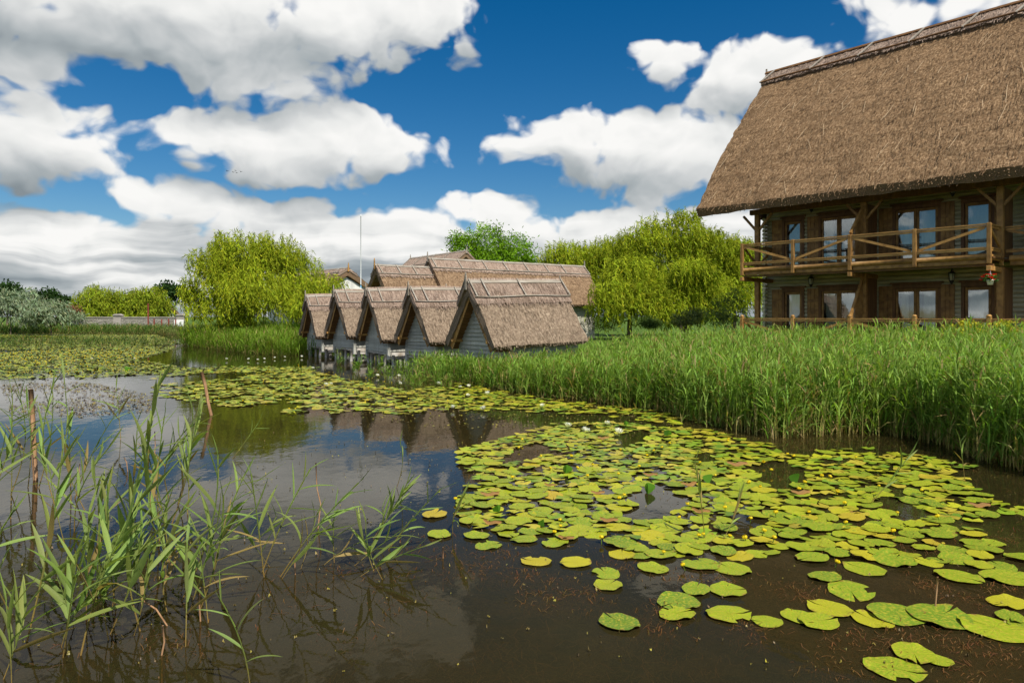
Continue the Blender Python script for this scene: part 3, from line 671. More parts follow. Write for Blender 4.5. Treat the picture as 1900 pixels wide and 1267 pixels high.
# roof
def lodge_roof():
    t = np.linspace(0, 1, 9)
    near = [(-.12+6.6*q, 6.98+7.55*q+.42*math.sin(math.pi*q)**1.0*(1-.25*q)) for q in t]
    yr, zr = near[-1]; far = [(2*yr-y, z) for y, z in reversed(near[:-1])]
    inner = [(2*yr+.05, 6.72), (yr, zr-.6), (-.02, 6.66)]
    rf = thatch_roof(near+far, inner, -2.2, 16, .2, .05, 21, 9000, 0, (.10, .35), 0, .03, .018, .6)
    o = rf.build('roof', M['thatch_lodge'], lodge)
    sl = math.hypot(6.6, 7.55); nx, nz = 7.55/sl, 6.6/sl
    def on(fr, x, lift, side=-1):
        q = 1-fr; y = -.12+6.6*q; z = 6.98+7.55*q+.42*math.sin(math.pi*q)*(1-.25*q)
        y -= nx*lift; z += nz*lift
        return np.array([x, y if side < 0 else 2*yr-y, z])
    cap_o = [tuple(on(f_, 0, .13)[1:]) for f_ in (.105, .06, .02)]+[(yr, zr+.2)]+[tuple(on(f_, 0, .13, 1)[1:]) for f_ in (.02, .06, .105)]
    cap_i = [tuple(on(.105, 0, -.04, 1)[1:]), (yr, zr-.1), tuple(on(.105, 0, -.04)[1:])]
    thatch_roof(cap_o, cap_i, -2.28, 16, .22, .025, 4, 2600, 0, (.15, .4), 0, .05, .022, .6).build('ridge_cap', M['straw'], o)
    mb = MB()                                                # long loose reeds slipped down the roof
    for _ in range(90):
        x = random.uniform(-2, 15.5); f_ = random.uniform(.14, .97); L = random.uniform(.35, 1.0); sk = random.gauss(-.1, .22)
        a = on(f_, x, .075); b = on(min(.995, f_+L/sl*math.cos(sk)), x+L*math.sin(sk), .06+random.uniform(0, .05)); mb.bar(a, b, .012, .008, (0, -nx, nz))
    mb.build('loose_reeds', M['straw_pale'], o)
    n_ = np.array([0, -nx, nz])
    MB().bar(on(.005, -2.35, .18), on(.005, 16, .18), .15, .05, n_).build('ridge_board', M['wood_dark'], o)
    MB().tube([on(.1+.002*math.sin(x*1.7), x, .2) for x in np.linspace(-2.3, 16, 16)], .045, 6).build('batten', M['wood_dark'], o)
    for k, xx in enumerate((-2.2, 0.3, 2.5, 4.6, 6.6, 8.4, 10.1, 11.8, 13.5)):
        MB().bar(on(.0, xx+.35, .2), on(.105, xx-.05, .22), .09, .04, n_).build('batten', M['wood_grey'], o)
    MB().prism([(yr-.05, zr), (yr+.05, zr), (yr+.03, zr+.35), (yr-.03, zr+.35)], 0, -2.4, -2.33).build('finial', M['wood_grey'], o)
    # boarded eave underside and the beams that carry it
    MB().bbox((-.35, 1.17, 6.64), (16, 1.37, 6.86)).build('eave_beam', M['wood_dark'], lodge)  # dark wood colour stands for the shade under the eave
    MB().prism([(2.4, 6.6), (10.6, 6.6), (yr, zr-1.0)], 0, -.6, -.45).build('gable_wall', M['wood_dark'], lodge)
lodge_roof()
# openings on the facade: (left px, right px, kind) on the upper floor; the lower ones stand right beneath
OPEN = [(1453.5, 1492.5, 1), (1521, 1596, 2), (1658, 1746.5, 2), (1786, 1846, 1)]
SHUT = [(1434, 1453), (1499.5, 1520.5), (1632, 1657.5), (1747, 1773), (1846.5, 1866)]
ops = [(s_at(a), s_at(b), k) for a, b, k in OPEN]+[(11.0, 12.0, 1)]
shs = [(s_at(a), s_at(b)) for a, b in SHUT]
FLOORS = [(ZG, ZG+2.3), (ZU, ZU+2.28)]
def log_wall():
    mb = MB(); p = .165; z = .35; hole = [(a, b) for a, b, _ in ops]
    while z < 7.6:
        zc = z+p/2; segs = [(S0, S1)]
        if any(f0-.02 < zc < f1+.02 for f0, f1 in FLOORS):
            for a, b in hole:
                segs = [q for s_, e_ in segs for q in ((s_, min(e_, a)), (max(s_, b), e_)) if q[1]-q[0] > .01]
        for s_, e_ in segs:
            prof = [(WL-.062*math.sin(math.pi*k/6)**.8 if 0 < k < 6 else WL, z+p*k/6) for k in range(7)]
            prof += [(WL+.12, z+p), (WL+.12, z)]
            n = len(prof); vs = [(s_, *q) for q in prof]+[(e_, *q) for q in prof]
            mb.add(vs, [tuple(range(n)), tuple(reversed(range(n, 2*n)))]+[(n+i, n+(i+1) % n, (i+1) % n, i) for i in range(n)])
        z += p
    mb.build('wall', M['logs'], lodge)
    mb = MB(); z = .35
    while z < 6.5:                                           # crossing log ends at the corners
        for cx_ in (S0+.02, 9.55):
            mb.tube([(cx_, WL-.34, z+p/2), (cx_, WL-.05, z+p/2)], p*.49, 10)
        for yy in (WL+1.5, WL+4): pass
        z += p
    mb.build('corner_logs', M['logs'], lodge)
    mb = MB(); z = .35
    while z < 6.5:
        mb.tube([(S0+.06, WL+.14, z+p/2), (S0+.06, WL+8, z+p/2)], p*.5, 8); z += p
    mb.build('end_wall', M['logs'], lodge)
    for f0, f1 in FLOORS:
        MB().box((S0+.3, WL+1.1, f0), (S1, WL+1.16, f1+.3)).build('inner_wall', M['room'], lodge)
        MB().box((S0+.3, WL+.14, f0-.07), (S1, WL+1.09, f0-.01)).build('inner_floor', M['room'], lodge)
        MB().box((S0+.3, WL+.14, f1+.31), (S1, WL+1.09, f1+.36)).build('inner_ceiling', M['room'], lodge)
log_wall()
def curtain(par, a, b, z0, z1, y, seed):
    n = max(8, int((b-a)/.018)); xs = np.linspace(a, b, n); r = np.random.default_rng(seed)
    ph = np.cumsum(r.uniform(.5, 1.1, n))*.55
    zs = [z1, z1-.04, (z0+z1)/2, z0]; mb = MB(); vs = []
    for k, z in enumerate(zs):
        am = (.012, .02, .03, .032)[k]
        vs += [(x, y+am*math.sin(p_)+am*.5*math.sin(p_*.37+k*.4), z) for x, p_ in zip(xs, ph)]
    mb.add(vs, [(k*n+i, k*n+i+1, (k+1)*n+i+1, (k+1)*n+i) for k in range(3) for i in range(n-1)], None, True)
    mb.build('curtain', M['curtain'], par)
CURT = {(0, 0): [(0, 1)], (0, 1): [(0, 1)], (0, 2): [(0, .52)], (0, 3): [(0, 1)], (1, 0): [(0, 1)], (1, 1): [(0, .35)], (1, 2): [(0, 1)], (1, 3): [(0, 1)]}
for fl, (f0, f1) in enumerate(FLOORS):
    for k, (a, b, kind) in enumerate(ops):
        yw = WL-.05
        fr = MB(); w = .12
        fr.bbox((a-.03, yw-.05, f1-.14), (b+.03, yw+.14, f1+.02)); fr.bbox((a-.03, yw-.045, f0), (a+w-.03, yw+.14, f1-.142)); fr.bbox((b-w+.03, yw-.045, f0), (b+.03, yw+.14, f1-.142))
        fr.bbox((a-.1, yw-.08, f1+.022), (b+.1, yw+.1, f1+.10))
        door = fr.build('door_frame', M['wood_dark'], lodge)
        n = 2 if kind == 2 else 1
        ia, ib = a+w-.03, b-w+.03
        for j in range(n):
            la, lb = ia+(ib-ia)*j/n, ia+(ib-ia)*(j+1)/n
            lf = MB(); g = .095
            lf.bbox((la+.004, yw, f0+.02), (la+g, yw+.06, f1-.145)); lf.bbox((lb-g, yw, f0+.02), (lb-.004, yw+.06, f1-.145))
            lf.bbox((la+g+.002, yw+.002, f1-.265), (lb-g-.002, yw+.058, f1-.146)); lf.bbox((la+g+.002, yw+.002, f0+.02), (lb-g-.002, yw+.058, f0+.16))
            leaf = lf.build('door', M['wood'], lodge)
            MB().box((la+g-.01, yw+.026, f0+.15), (lb-g+.01, yw+.032, f1-.26)).build('pane', M['glass'], leaf)
            if j == n-1 or n == 1: MB().tube([(la+.065, yw-.012, f0+1.02), (la+.065, yw-.05, f0+1.02), (la+.16, yw-.05, f0+1.02)], .012, 6).build('handle', M['black'], leaf)
            key = (fl, k)
            if k < 4:
                if (fl, k, j) == (0, 2, 0): sp = (la+.12, la+(lb-la)*.52)
                elif (fl, k, j) == (0, 2, 1): sp = (la+(lb-la)*.22, lb-.08)
                elif (fl, k, j) == (1, 1, 0): sp = (la+.1, la+(lb-la)*.55)
                elif (fl, k, j) == (1, 1, 1): sp = (lb-.3, lb-.1)
                else: sp = (la+.08, lb-.08)
                curtain(door, sp[0], sp[1], f0+.12, f1-.2, WL+.22, fl*50+k*7+j)
    for k, (a, b) in enumerate(shs):
        sh = MB(); n = 3; wd = (b-a)/n
        for q in range(n): sh.bbox((a+q*wd+.004, WL-.105, f0+.08), (a+(q+1)*wd-.004, WL-.07, f1-.02), .006)
        s_ = sh.build('shutter', M['wood'], lodge)
        for zz in (f0+.35, f1-.62): MB().bbox((a+.02, WL-.125, zz), (b-.02, WL-.107, zz+.13), .004).build('cross_bar', M['wood'], s_)
# partition screens between the rooms and the posts with braces
for sx in (4.415, 8.90):
    for f0, zt in ((ZG, 3.9), (ZU, 6.62)):
        mb = MB()
        y = 1.40
        while y < WL-.1: mb.bbox((sx-.02, y, f0), (sx+.02, min(y+.135, WL-.08), zt-.02), .006); y += .14
        mb.build('partition', M['wood_dark'], lodge)
        if sx < 5:                                            # diagonal lattice in the triangle between post and rail
            mb = MB(); y0, y1 = .12, 1.16; zl = f0+.15; zh = zt-.25
            for k in range(-30, 60):
                c = k*.075
                for sg in (1, -1):
                    pts = []
                    for q in np.linspace(y0, y1, 40):
                        zz = zl+(q-y0)*sg*1.0+c*(1 if sg > 0 else 1)
                        lim = zl+1.0+(zh-zl-1.0)*(q-y0)/(y1-y0)
                        if zl < zz < lim: pts.append((q, zz))
                    if len(pts) > 2: mb.bar((sx+.012*sg, *pts[0]), (sx+.012*sg, *pts[-1]), .016, .010, (1, 0, 0))
            la = mb.build('lattice', M['wood'], lodge)
            MB().bar((sx, .02, f0+1.1), (sx, 1.17, zt-.2), .10, .09, (1, 0, 0)).build('strut', M['wood'], lodge)
for sx in (-.02, 4.415, 8.84, 13.2):
    MB().bbox((sx-.10, 1.17, .3), (sx+.10, 1.37, 3.88)).build('post', M['wood'], lodge)
    MB().bbox((sx-.10, 1.17, ZU-.04), (sx+.10, 1.37, 6.63)).build('post', M['wood'], lodge)
    for sg in (-1, 1):
        MB().bar((sx+sg*.09, 1.27, 5.98), (sx+sg*.66, 1.27, 6.63), .09, .09, (0, 1, 0)).build('brace', M['wood'], lodge)
# balcony
bal = MB().box((-.02, .06, ZU-.1), (8.92, WL-.07, ZU-.045)).build('balcony', M['wood_dark'], lodge)
MB().box((8.93, 1.5, ZU-.1), (15.5, WL-.07, ZU-.045)).build('balcony_floor', M['wood_dark'], bal)
def beam_run(par, x0, x1, y, names=True):
    MB().tube([(x0, y+.03, 4.165), (x1, y+.03, 4.165)], .105, 10).build('edge_log', M['wood'], par)
    MB().bbox((x0, y+.02, 3.93), (x1, y+.11, 4.075)).build('edge_beam', M['wood'], par)
bays = [0, 2.21, 4.415, 6.62, 8.83]
for a, b in zip(bays[:-1], bays[1:]): beam_run(bal, a+.06, b-.06, 0)
beam_run(bal, 9.06, 11.2, 1.44); beam_run(bal, 11.32, 13.5, 1.44)
MB().box((-.05, .12, 3.86), (8.9, .28, 3.925)).build('beam', M['wood_dark'], bal)
for sx in (0, 4.415, 8.83): MB().bbox((sx-.07, -.12, 3.70), (sx+.07, WL-.1, 3.86)).build('bearer', M['wood'] if sx < 8 else M['wood_bright'], bal)
for sx in bays:
    MB().bbox((sx-.065, -.10, 3.93), (sx+.065, .012, 5.27)).build('baluster_post', M['wood_bright'] if False else M['wood'], bal)
for sx in (11.26, 13.5): MB().bbox((sx-.065, 1.36, 3.93), (sx+.065, 1.46, 5.27)).build('baluster_post', M['wood'], bal)
def rails(par, a, b, za, up, mat_, lower=True):
    """one bay of railing from a to b (x, y): double top rail, low rail, diagonal brace"""
    a = np.array(a, float); b = np.array(b, float)
    MB().bar((*a, za+.93), (*b, za+.93), .09, .04).build('handrail', mat_, par)
    MB().bar((*a, za+.855), (*b, za+.855), .05, .07).build('top_rail', mat_, par)
    if lower: MB().bar((*a, za+.10), (*b, za+.10), .05, .07).build('low_rail', mat_, par); MB().bar((*a, za+.16), (*b, za+.16), .08, .035).build('low_rail', mat_, par)
    z0, z1 = (za+.82, za+.2) if up < 0 else (za+.2, za+.82)
    d_ = (b-a)/np.linalg.norm(b-a)
    pa, pb = a+d_*.06, b-d_*.06
    MB().bar((*pa, z0), (*pb, z1), .045, .09, (0, 0, 1)).build('brace', mat_, par)
dirs = [-1, 1, -1, 1]
for k, (a, b) in enumerate(zip(bays[:-1], bays[1:])): rails(bal, (a+.065, -.04), (b-.065, -.04), ZU+.08, dirs[k], M['wood_bright'])
rails(bal, (8.83, .02), (8.83, 1.40), ZU+.08, -1, M['wood_bright'])
MB().bbox((8.77, 1.40, 3.93), (8.89, 1.50, 5.24)).build('baluster_post', M['wood_bright'], bal)
MB().bbox((8.80, .03, 4.07), (8.87, 1.38, 4.25)).build('edge_beam', M['wood_bright'], bal)
rails(bal, (8.95, 1.44), (11.2, 1.44), ZU+.08, -1, M['wood']); rails(bal, (11.32, 1.44), (13.44, 1.44), ZU+.08, 1, M['wood'])
rails(bal, (0, .04), (0, 1.16), ZU+.08, -1, M['wood']); rails(bal, (0, 1.38), (0, 2.5), ZU+.08, 1, M['wood'])
# wall lanterns
for px, py in ((1506, 383), (1768, 352), (1505, 522), (1766, 514)):
    s_, z_ = s_at(px, WL-.2), z_at(px, py, WL-.2)
    lt = MB().lathe([(.01, .30), (.02, .22), (.12, .16), (.125, .13), (.10, .12)], (s_, WL-.22, z_), 6)
    lt.lathe([(.07, -.16), (.085, -.13), (.06, -.2), (.015, -.27)], (s_, WL-.22, z_), 6)
    for q in range(6):
        an = q*math.pi/3; lt.bar((s_+.11*math.cos(an), WL-.22+.11*math.sin(an), z_+.13), (s_+.08*math.cos(an), WL-.22+.08*math.sin(an), z_-.14), .014, .014, (0, 1, .1))
    lt.tube([(s_, WL-.22, z_+.25), (s_, WL-.12, z_+.31), (s_, WL-.04, z_+.22)], .014, 6)
    o = lt.build('lantern', M['black'], lodge)
    MB().lathe([(.06, -.13), (.092, .12)], (s_, WL-.22, z_), 6).build('lamp_glass', M['lamp_glass'], o)
# terrace deck of the ground floor
MB().box((-.1, .05, .98), (15.4, WL-.07, 1.10)).build('terrace_deck', M['wood'], lodge)
for sx in np.arange(0, 15, 2.2): MB().bbox((sx-.07, .1, .1), (sx+.07, .24, .97)).build('terrace_post', M['wood_dark'], lodge)
def w2(s, w, z=0): return np.array([*(D0+DD*s+NN*w), z])
# the terrace fence is a fence of its own
fe = empty('wooden_fence', (D0[0], D0[1], 0), LRZ); tag(fe, 'low wooden fence with diagonal braces along the ground floor terrace', 'fence')
fb = [0, 2.21, 4.415, 6.62, 8.83, 11.1, 13.4]
for sx in fb:
    MB().bbox((sx-.07, -.12, .3), (sx+.07, .02, 2.18)).build('post', M['wood_bright'], fe)
    MB().lathe([(.085, 0), (.075, .05), (.035, .08)], (sx, -.05, 2.181), 8).build('post_cap', M['wood_bright'], fe)
for k, (a, b) in enumerate(zip(fb[:-1], fb[1:])): rails(fe, (a+.07, -.05), (b-.07, -.05), 1.18, (-1, 1)[k % 2], M['wood_bright'])
rails(fe, (0, .02), (0, 1.5), 1.18, -1, M['wood_bright'])
# hanging flower pot under the balcony corner
hp = np.array(w2(8.86, -.05)); hz = 3.32
pot = empty('hanging_flower_pot', (hp[0], hp[1], hz)); tag(pot, 'white hanging pot of red flowers under the balcony corner', 'flower pot')
MB().lathe([(.075, -.09), (.105, .05), (.115, .055), (.115, .075), (.09, .07)], (0, 0, 0), 14).build('pot', M['white_plastic'], pot)
hk = MB()
for q in range(3): an = q*2.1; hk.tube([(.1*math.cos(an), .1*math.sin(an), .07), (0, 0, .36)], .006, 5)
hk.tube([(0, 0, .36), (.01, 0, .42), (.045, 0, .45), (.04, 0, .50), (0, 0, .50)], .012, 6); hk.build('hanger', M['white_plastic'], pot)
v = Veg(); n = 240; th = rng.uniform(0, 6.283, n); rr = rng.uniform(.02, .24, n)
p0 = np.stack([rr*np.cos(th), rr*np.sin(th), .09+rng.uniform(-.12, .16, n)*(rr/.24)+.03], 1); dr = rng.normal(size=(n, 3)); dr /= np.linalg.norm(dr, axis=1)[:, None]
sd = np.cross(dr, rng.normal(size=(n, 3))); sd /= np.linalg.norm(sd, axis=1)[:, None]
v.ribbons(np.stack([p0, p0+dr*.03, p0+dr*.06], 1), sd, np.tile([.01, .035, .006], (n, 1)), np.tile([.05, .13, .025], (n, 1))*rng.uniform(.7, 1.4, (n, 1))); v.build('foliage', M['leaf'], pot)
for k in range(16):
    an = rng.uniform(0, 6.28); r_ = rng.uniform(.08, .27); c = np.array([r_*math.cos(an), r_*math.sin(an), .20+rng.uniform(-.22, .1)*(r_/.27)])
    v = Veg(); n = 7; a_ = np.linspace(0, 6.28, n, endpoint=False); d_ = np.stack([np.cos(a_), np.sin(a_), .5+0*a_], 1); s_ = np.stack([-np.sin(a_), np.cos(a_), 0*a_], 1)
    v.ribbons(np.stack([np.tile(c, (n, 1)), c+d_*.034, c+d_*.066], 1), s_, np.tile([.02, .06, .035], (n, 1)), np.tile([.75, .012, .015], (n, 1))); v.build('flower', M['petal'], pot)

# ------------------------------------------------------------------ terrain, water
SHORE = [(-260, 96), (-46, 93), (-36, 84), (-29, 66), (-24, 54), (-16, 46.5), (-9.4, 41.3), (-6.6, 38.4), (-4.2, 35.0), (-1.9, 32.0), (1.2, 27.6), (3.2, 26.6), (5.5, 23), (8.2, 19), (10.5, 15), (12, 11), (13, 6), (16, 0), (24, -12)]
def seg_dist(X, Y, poly):
    """signed distance to the shore line: positive on the land side"""
    best = np.full(X.shape, 1e9); sg = np.ones(X.shape)
    for (x0, y0), (x1, y1) in zip(poly[:-1], poly[1:]):
        dx, dy = x1-x0, y1-y0; L2 = dx*dx+dy*dy
        t = np.clip(((X-x0)*dx+(Y-y0)*dy)/L2, 0, 1); d = np.hypot(X-x0-t*dx, Y-y0-t*dy)
        c = dx*(Y-y0)-dy*(X-x0); m = d < best
        best = np.where(m, d, best); sg = np.where(m, np.sign(c), sg)
    return best*sg
def ground_z(X, Y):
    d = seg_dist(X, Y, SHORE)
    return np.clip(d*.28, -.75, .42)+.05*np.sin(X*.7+1)*np.sin(Y*.6)*(d > 1)
def terrain():
    xs = np.concatenate([np.linspace(-1500, -62, 24), np.linspace(-60, 40, 150), np.linspace(42, 1500, 24)])
    ys = np.concatenate([np.linspace(-300, -12, 12), np.linspace(-10, 100, 165), np.linspace(103, 2400, 24)])
    X, Y = np.meshgrid(xs, ys); Z = ground_z(X, Y); nx = len(xs)
    V = np.stack([X, Y, Z], 2).reshape(-1, 3); i, j = np.meshgrid(np.arange(len(ys)-1), np.arange(nx-1), indexing='ij')
    a = (i*nx+j).ravel(); Q = np.stack([a, a+1, a+nx+1, a+nx], 1)
    v = Veg(); v.raw(V, Q, np.ones((len(V), 3)))
    m, nt, out = new_mat('lawn_and_mud')
    geo = N(nt, 'ShaderNodeNewGeometry'); sp = N(nt, 'ShaderNodeSeparateXYZ'); nt.links.new(geo.outputs['Position'], sp.inputs[0])
    n1 = noise(nt, mapped(nt, 'Object', (1.2, 1.2, 1.2), False), 1, 6); n2 = noise(nt, mapped(nt, 'Object', (14, 14, 14), False), 1, 4)
    gr = ramp(nt, n1, [(.3, (.045, .085, .012)), (.55, (.085, .15, .02)), (.75, (.15, .19, .03))]); gr = mixc(nt, ramp(nt, n2, [(.4, (0,)*3), (.7, (.5,)*3)]), gr, (.03, .06, .01))
    mud = ramp(nt, n2, [(.3, (.018, .012, .006)), (.7, (.05, .034, .016))])
    c = mixc(nt, ramp(nt, math_(nt, 'MULTIPLY_ADD', sp.outputs[2], 2.0, .5), [(.55, (0,)*3), (.85, (1,)*3)]), mud, gr)
    finish(nt, out, c, .9, n2, .05, .8, .1)
    o = v.build('ground', m, smooth=True); tag(o, kind='structure', label='muddy pond bed rising to green lawn behind the reeds')
terrain()
def water():
    m, nt, out = new_mat('pond_water')
    n1 = noise(nt, mapped(nt, 'Object', (2.2, 1.6, 1), False), 1, 3, .5); n2 = noise(nt, mapped(nt, 'Object', (11, 7, 1), False), 1, 3, .5)
    h = math_(nt, 'ADD', n1, math_(nt, 'MULTIPLY', n2, .22))
    bp = N(nt, 'ShaderNodeBump'); bp.inputs['Strength'].default_value = .075; bp.inputs['Distance'].default_value = .05; nt.links.new(h, bp.inputs['Height'])
    fr = N(nt, 'ShaderNodeFresnel'); fr.inputs[0].default_value = 1.33; nt.links.new(bp.outputs[0], fr.inputs[1])
    gl = N(nt, 'ShaderNodeBsdfGlossy'); gl.inputs['Roughness'].default_value = .015; nt.links.new(bp.outputs[0], gl.inputs['Normal'])
    df = N(nt, 'ShaderNodeBsdfDiffuse')
    n3 = noise(nt, mapped(nt, 'Object', (.35, .3, 1), False), 1, 4)
    nt.links.new(ramp(nt, n3, [(.3, (.030, .025, .009)), (.7, (.050, .042, .015))]), df.inputs[0])
    tr = N(nt, 'ShaderNodeBsdfTransparent'); tr.inputs[0].default_value = (.62, .50, .28, 1)
    mrf = N(nt, 'ShaderNodeMapRange', interpolation_type='SMOOTHSTEP'); nt.links.new(fr.outputs[0], mrf.inputs[0])
    for k_, x_ in ((1, .03), (2, .24), (3, .30), (4, 1.0)): mrf.inputs[k_].default_value = x_
    fz_ = math_(nt, 'MULTIPLY', fr.outputs[0], mrf.outputs[0])
    m1 = N(nt, 'ShaderNodeMixShader'); m1.inputs[0].default_value = .5; nt.links.new(df.outputs[0], m1.inputs[1]); nt.links.new(tr.outputs[0], m1.inputs[2])
    m2 = N(nt, 'ShaderNodeMixShader'); nt.links.new(fz_, m2.inputs[0]); nt.links.new(m1.outputs[0], m2.inputs[1]); nt.links.new(gl.outputs[0], m2.inputs[2])
    nt.links.new(m2.outputs[0], out.inputs[0])
    mb = MB(); mb.add([(-1500, -300, 0), (40, -300, 0), (40, 130, 0), (-1500, 130, 0)], [(0, 1, 2, 3)])
    o = mb.build('water', m); tag(o, kind='structure', label='dark calm pond water reflecting sky and roofs')
water()

# ------------------------------------------------------------------ trees
def jit(n, base, sp=.2, hue=.06):
    c = np.array(base)[None, :]*rng.uniform(1-sp, 1+sp, (n, 1)); c = c*(1+rng.normal(0, hue, (n, 3))); return np.clip(c, .004, .9)
def unit(v): return v/(np.linalg.norm(v, axis=-1, keepdims=True)+1e-9)
def trunk(par, h, r, limbs, lean=(0, 0)):
    mb = MB(); pts = [(0, 0, -.3), (.1*lean[0], .1*lean[1], h*.25), (lean[0]*.5, lean[1]*.5, h*.6), (lean[0], lean[1], h)]
    mb.tube(pts, [r*1.35, r, r*.75, r*.45], 10); t = mb.build('trunk', M['bark'], par)
    mb = MB(); top = np.array(pts[-1]); mid = np.array(pts[2])
    for (x, y, z) in limbs:
        e = np.array([x, y, z]); s_ = mid*.5+top*.5+np.array([0, 0, random.uniform(-.5, .3)*h*.15])
        mb.tube([s_, s_*.45+e*.55+(0, 0, .08*abs(z-h)), e], [r*.4, r*.25, r*.07], 6, False)
    mb.build('limbs', M['bark'], par)
def willow(loc, lobes, strands, label, colr=(.265, .325, .018), leaf=(.30, .055), drop=(1.0, 2.6), per=.13, floor=.3, name='willow_tree', group=None, fill=.35, th=2.2, wind=.12, up=(-.05, 1.0)):
    """lobes: (x, y, z, rx, ry, rz) around the foot; hanging strands of narrow leaves spring from each lobe's outer shell"""
    root = empty(name, loc); tag(root, label, 'tree', group)
    vol = np.array([l[3]*l[4]*l[5] for l in lobes])**.67; cnt = np.maximum(8, (strands*vol/vol.sum()).astype(int))
    v = Veg()
    subs = []
    for l, n in zip(lobes, cnt):
        l = np.array(l, float); ns = max(5, min(22, n//22)); subs.append((*(l[:3]), *(l[3:]*.8), max(6, int(n*.3)), 1.0))
        for _ in range(ns):
            d = unit(rng.normal(size=3)); d[2] = abs(d[2])*1.1-.25; d = unit(d); s_ = rng.uniform(.30, .52)
            subs.append((*(l[:3]+d*l[3:]*rng.uniform(.62, .95)), *(l[3:]*s_*np.array([1, 1, .8])), max(5, int(n*.7/ns)), rng.uniform(.74, 1.22)))
    for sub_ in subs:
        l = np.array(sub_[:6]); n = sub_[6]; shade_ = sub_[7]; c, r = l[:3], l[3:]
        d = unit(rng.normal(size=(n, 3))); d[:, 2] = rng.uniform(up[0], up[1], n)*np.sign(rng.uniform(-.12, 1, n)); xy = np.sqrt(np.clip(1-d[:, 2]**2, 0.02, 1)); d[:, :2] = unit(d[:, :2])*xy[:, None]
        p = c+d*r*(rng.uniform(.78, 1.06, n)**1)[:, None]*(1+.10*np.sin(d[:, :1]*7+c[0])*np.sin(d[:, 2:]*6+c[1]))
        L = rng.uniform(drop[0], drop[1], n)*rng.uniform(.35, .9, n); L = np.minimum(L, np.maximum(.3, p[:, 2]-floor))
        m = max(4, int(drop[1]/per)); t = np.linspace(0, 1, m)[None, :]
        out = d*np.array([1, 1, 0]); ex = .22*L
        path = p[:, None, :]+out[:, None, :]*(ex[:, None]*np.sqrt(t))[..., None]
        path[..., 2] += (.16*np.sin(np.pi*np.minimum(t*2.5, 1))*(d[:, 2:]*.5+.5)-t**1.25*L[:, None])
        sway = rng.normal(0, .16, (n, 1, 2)); path[..., :2] += sway*(t**2)[..., None]*L[:, None, None]
        path[..., 0] += wind*(t**1.6)*L[:, None]
        q = path.reshape(-1, 3)+rng.normal(0, .035, (n*m, 3)); k = len(q)
        tan = np.gradient(path, axis=1).reshape(-1, 3); tan = unit(tan)
        dr = unit(tan*.75+rng.normal(0, .42, (k, 3))+np.array([.12, 0, -.25])); sd = unit(np.cross(dr, rng.normal(size=(k, 3))))
        ll = leaf[0]*rng.uniform(.6, 1.3, (k, 1)); ww = leaf[1]*rng.uniform(.7, 1.3, k)
        age = np.repeat(rng.uniform(.72, 1.25, n), m); cl = jit(k, colr, .22, .05)*age[:, None]*shade_
        yel = rng.uniform(0, 1, k) < .16; cl[yel] *= (1.35, 1.15, 1.1)
        v.ribbons(np.stack([q, q+dr*ll*.5, q+dr*ll], 1), sd, np.stack([ww*.35, ww, ww*.15], 1), cl)
        nf = int(n*m*fill*.25)                                  # inner twigs and leaves, tint darkened for the shade inside the crown
        d2 = unit(rng.normal(size=(nf, 3)))*rng.uniform(.2, .8, (nf, 1)); q = c+d2*r; q[:, 2] -= rng.uniform(0, 1, nf)*drop[0]; q[:, 2] = np.maximum(q[:, 2], floor+.1)
        dr = unit(rng.normal(size=(nf, 3))+np.array([0, 0, -.7])); sd = unit(np.cross(dr, rng.normal(size=(nf, 3))))
        ll = leaf[0]*1.5; ww = np.full(nf, leaf[1]*2.4)
        v.ribbons(np.stack([q, q+dr*ll*.5, q+dr*ll], 1), sd, np.stack([ww*.4, ww, ww*.2], 1), jit(nf, colr, .3)*.8)
    v.build('crown', M['willow'], root)
    big = max(lobes, key=lambda l: l[3]*l[5]); hh = max(l[2] for l in lobes)
    trunk(root, max(1.2, hh*.55), .09*th, [(l[0]*.85, l[1]*.85, l[2]+l[5]*.3) for l in lobes])
    return root
def leaf_tree(loc, lobes, n, label, colr, size=.3, name='tree', cat='tree', group=None, trunk_h=2.0, r=.15, asp=.55, mat_='leaf', clump=.35, tw=True):
    """crown of leaf clumps spread through the shells of several lobes"""
    root = empty(name, loc); tag(root, label, cat, group); v = Veg()
    vol = np.array([l[3]*l[4]*l[5] for l in lobes])**.67; cnt = np.maximum(10, (n*vol/vol.sum()).astype(int))
    for l, k in zip(lobes, cnt):
        l = np.array(l); c, r_ = l[:3], l[3:]; nc = max(6, k//26)
        d = unit(rng.normal(size=(nc, 3))); cc = c+d*r_*rng.uniform(.55, 1.08, (nc, 1)); ct = rng.uniform(.65, 1.3, nc)
        idx = rng.integers(0, nc, k); q = cc[idx]+rng.normal(0, 1, (k, 3))*clump*np.minimum(r_, 1.4)*.8
        dr = unit(rng.normal(size=(k, 3))+np.array([0, 0, -.15])+.5*(q-c)/np.linalg.norm(r_)); sd = unit(np.cross(dr, rng.normal(size=(k, 3))))
        ll = size*rng.uniform(.6, 1.3, (k, 1)); ww = size*asp*rng.uniform(.7, 1.2, k)
        v.ribbons(np.stack([q, q+dr*ll*.5, q+dr*ll], 1), sd, np.stack([ww*.4, ww, ww*.25], 1), jit(k, colr, .2)*ct[idx][:, None])
    v.build('crown', M[mat_], root)
    if trunk_h: trunk(root, trunk_h, r, [(l[0]*.8, l[1]*.8, l[2]) for l in lobes])
    return root
def base(px, Y, z=None): x = (px-CX)/F*Y; return (x, Y, float(ground_z(np.array([x]), np.array([float(Y)]))[0]) if z is None else z)
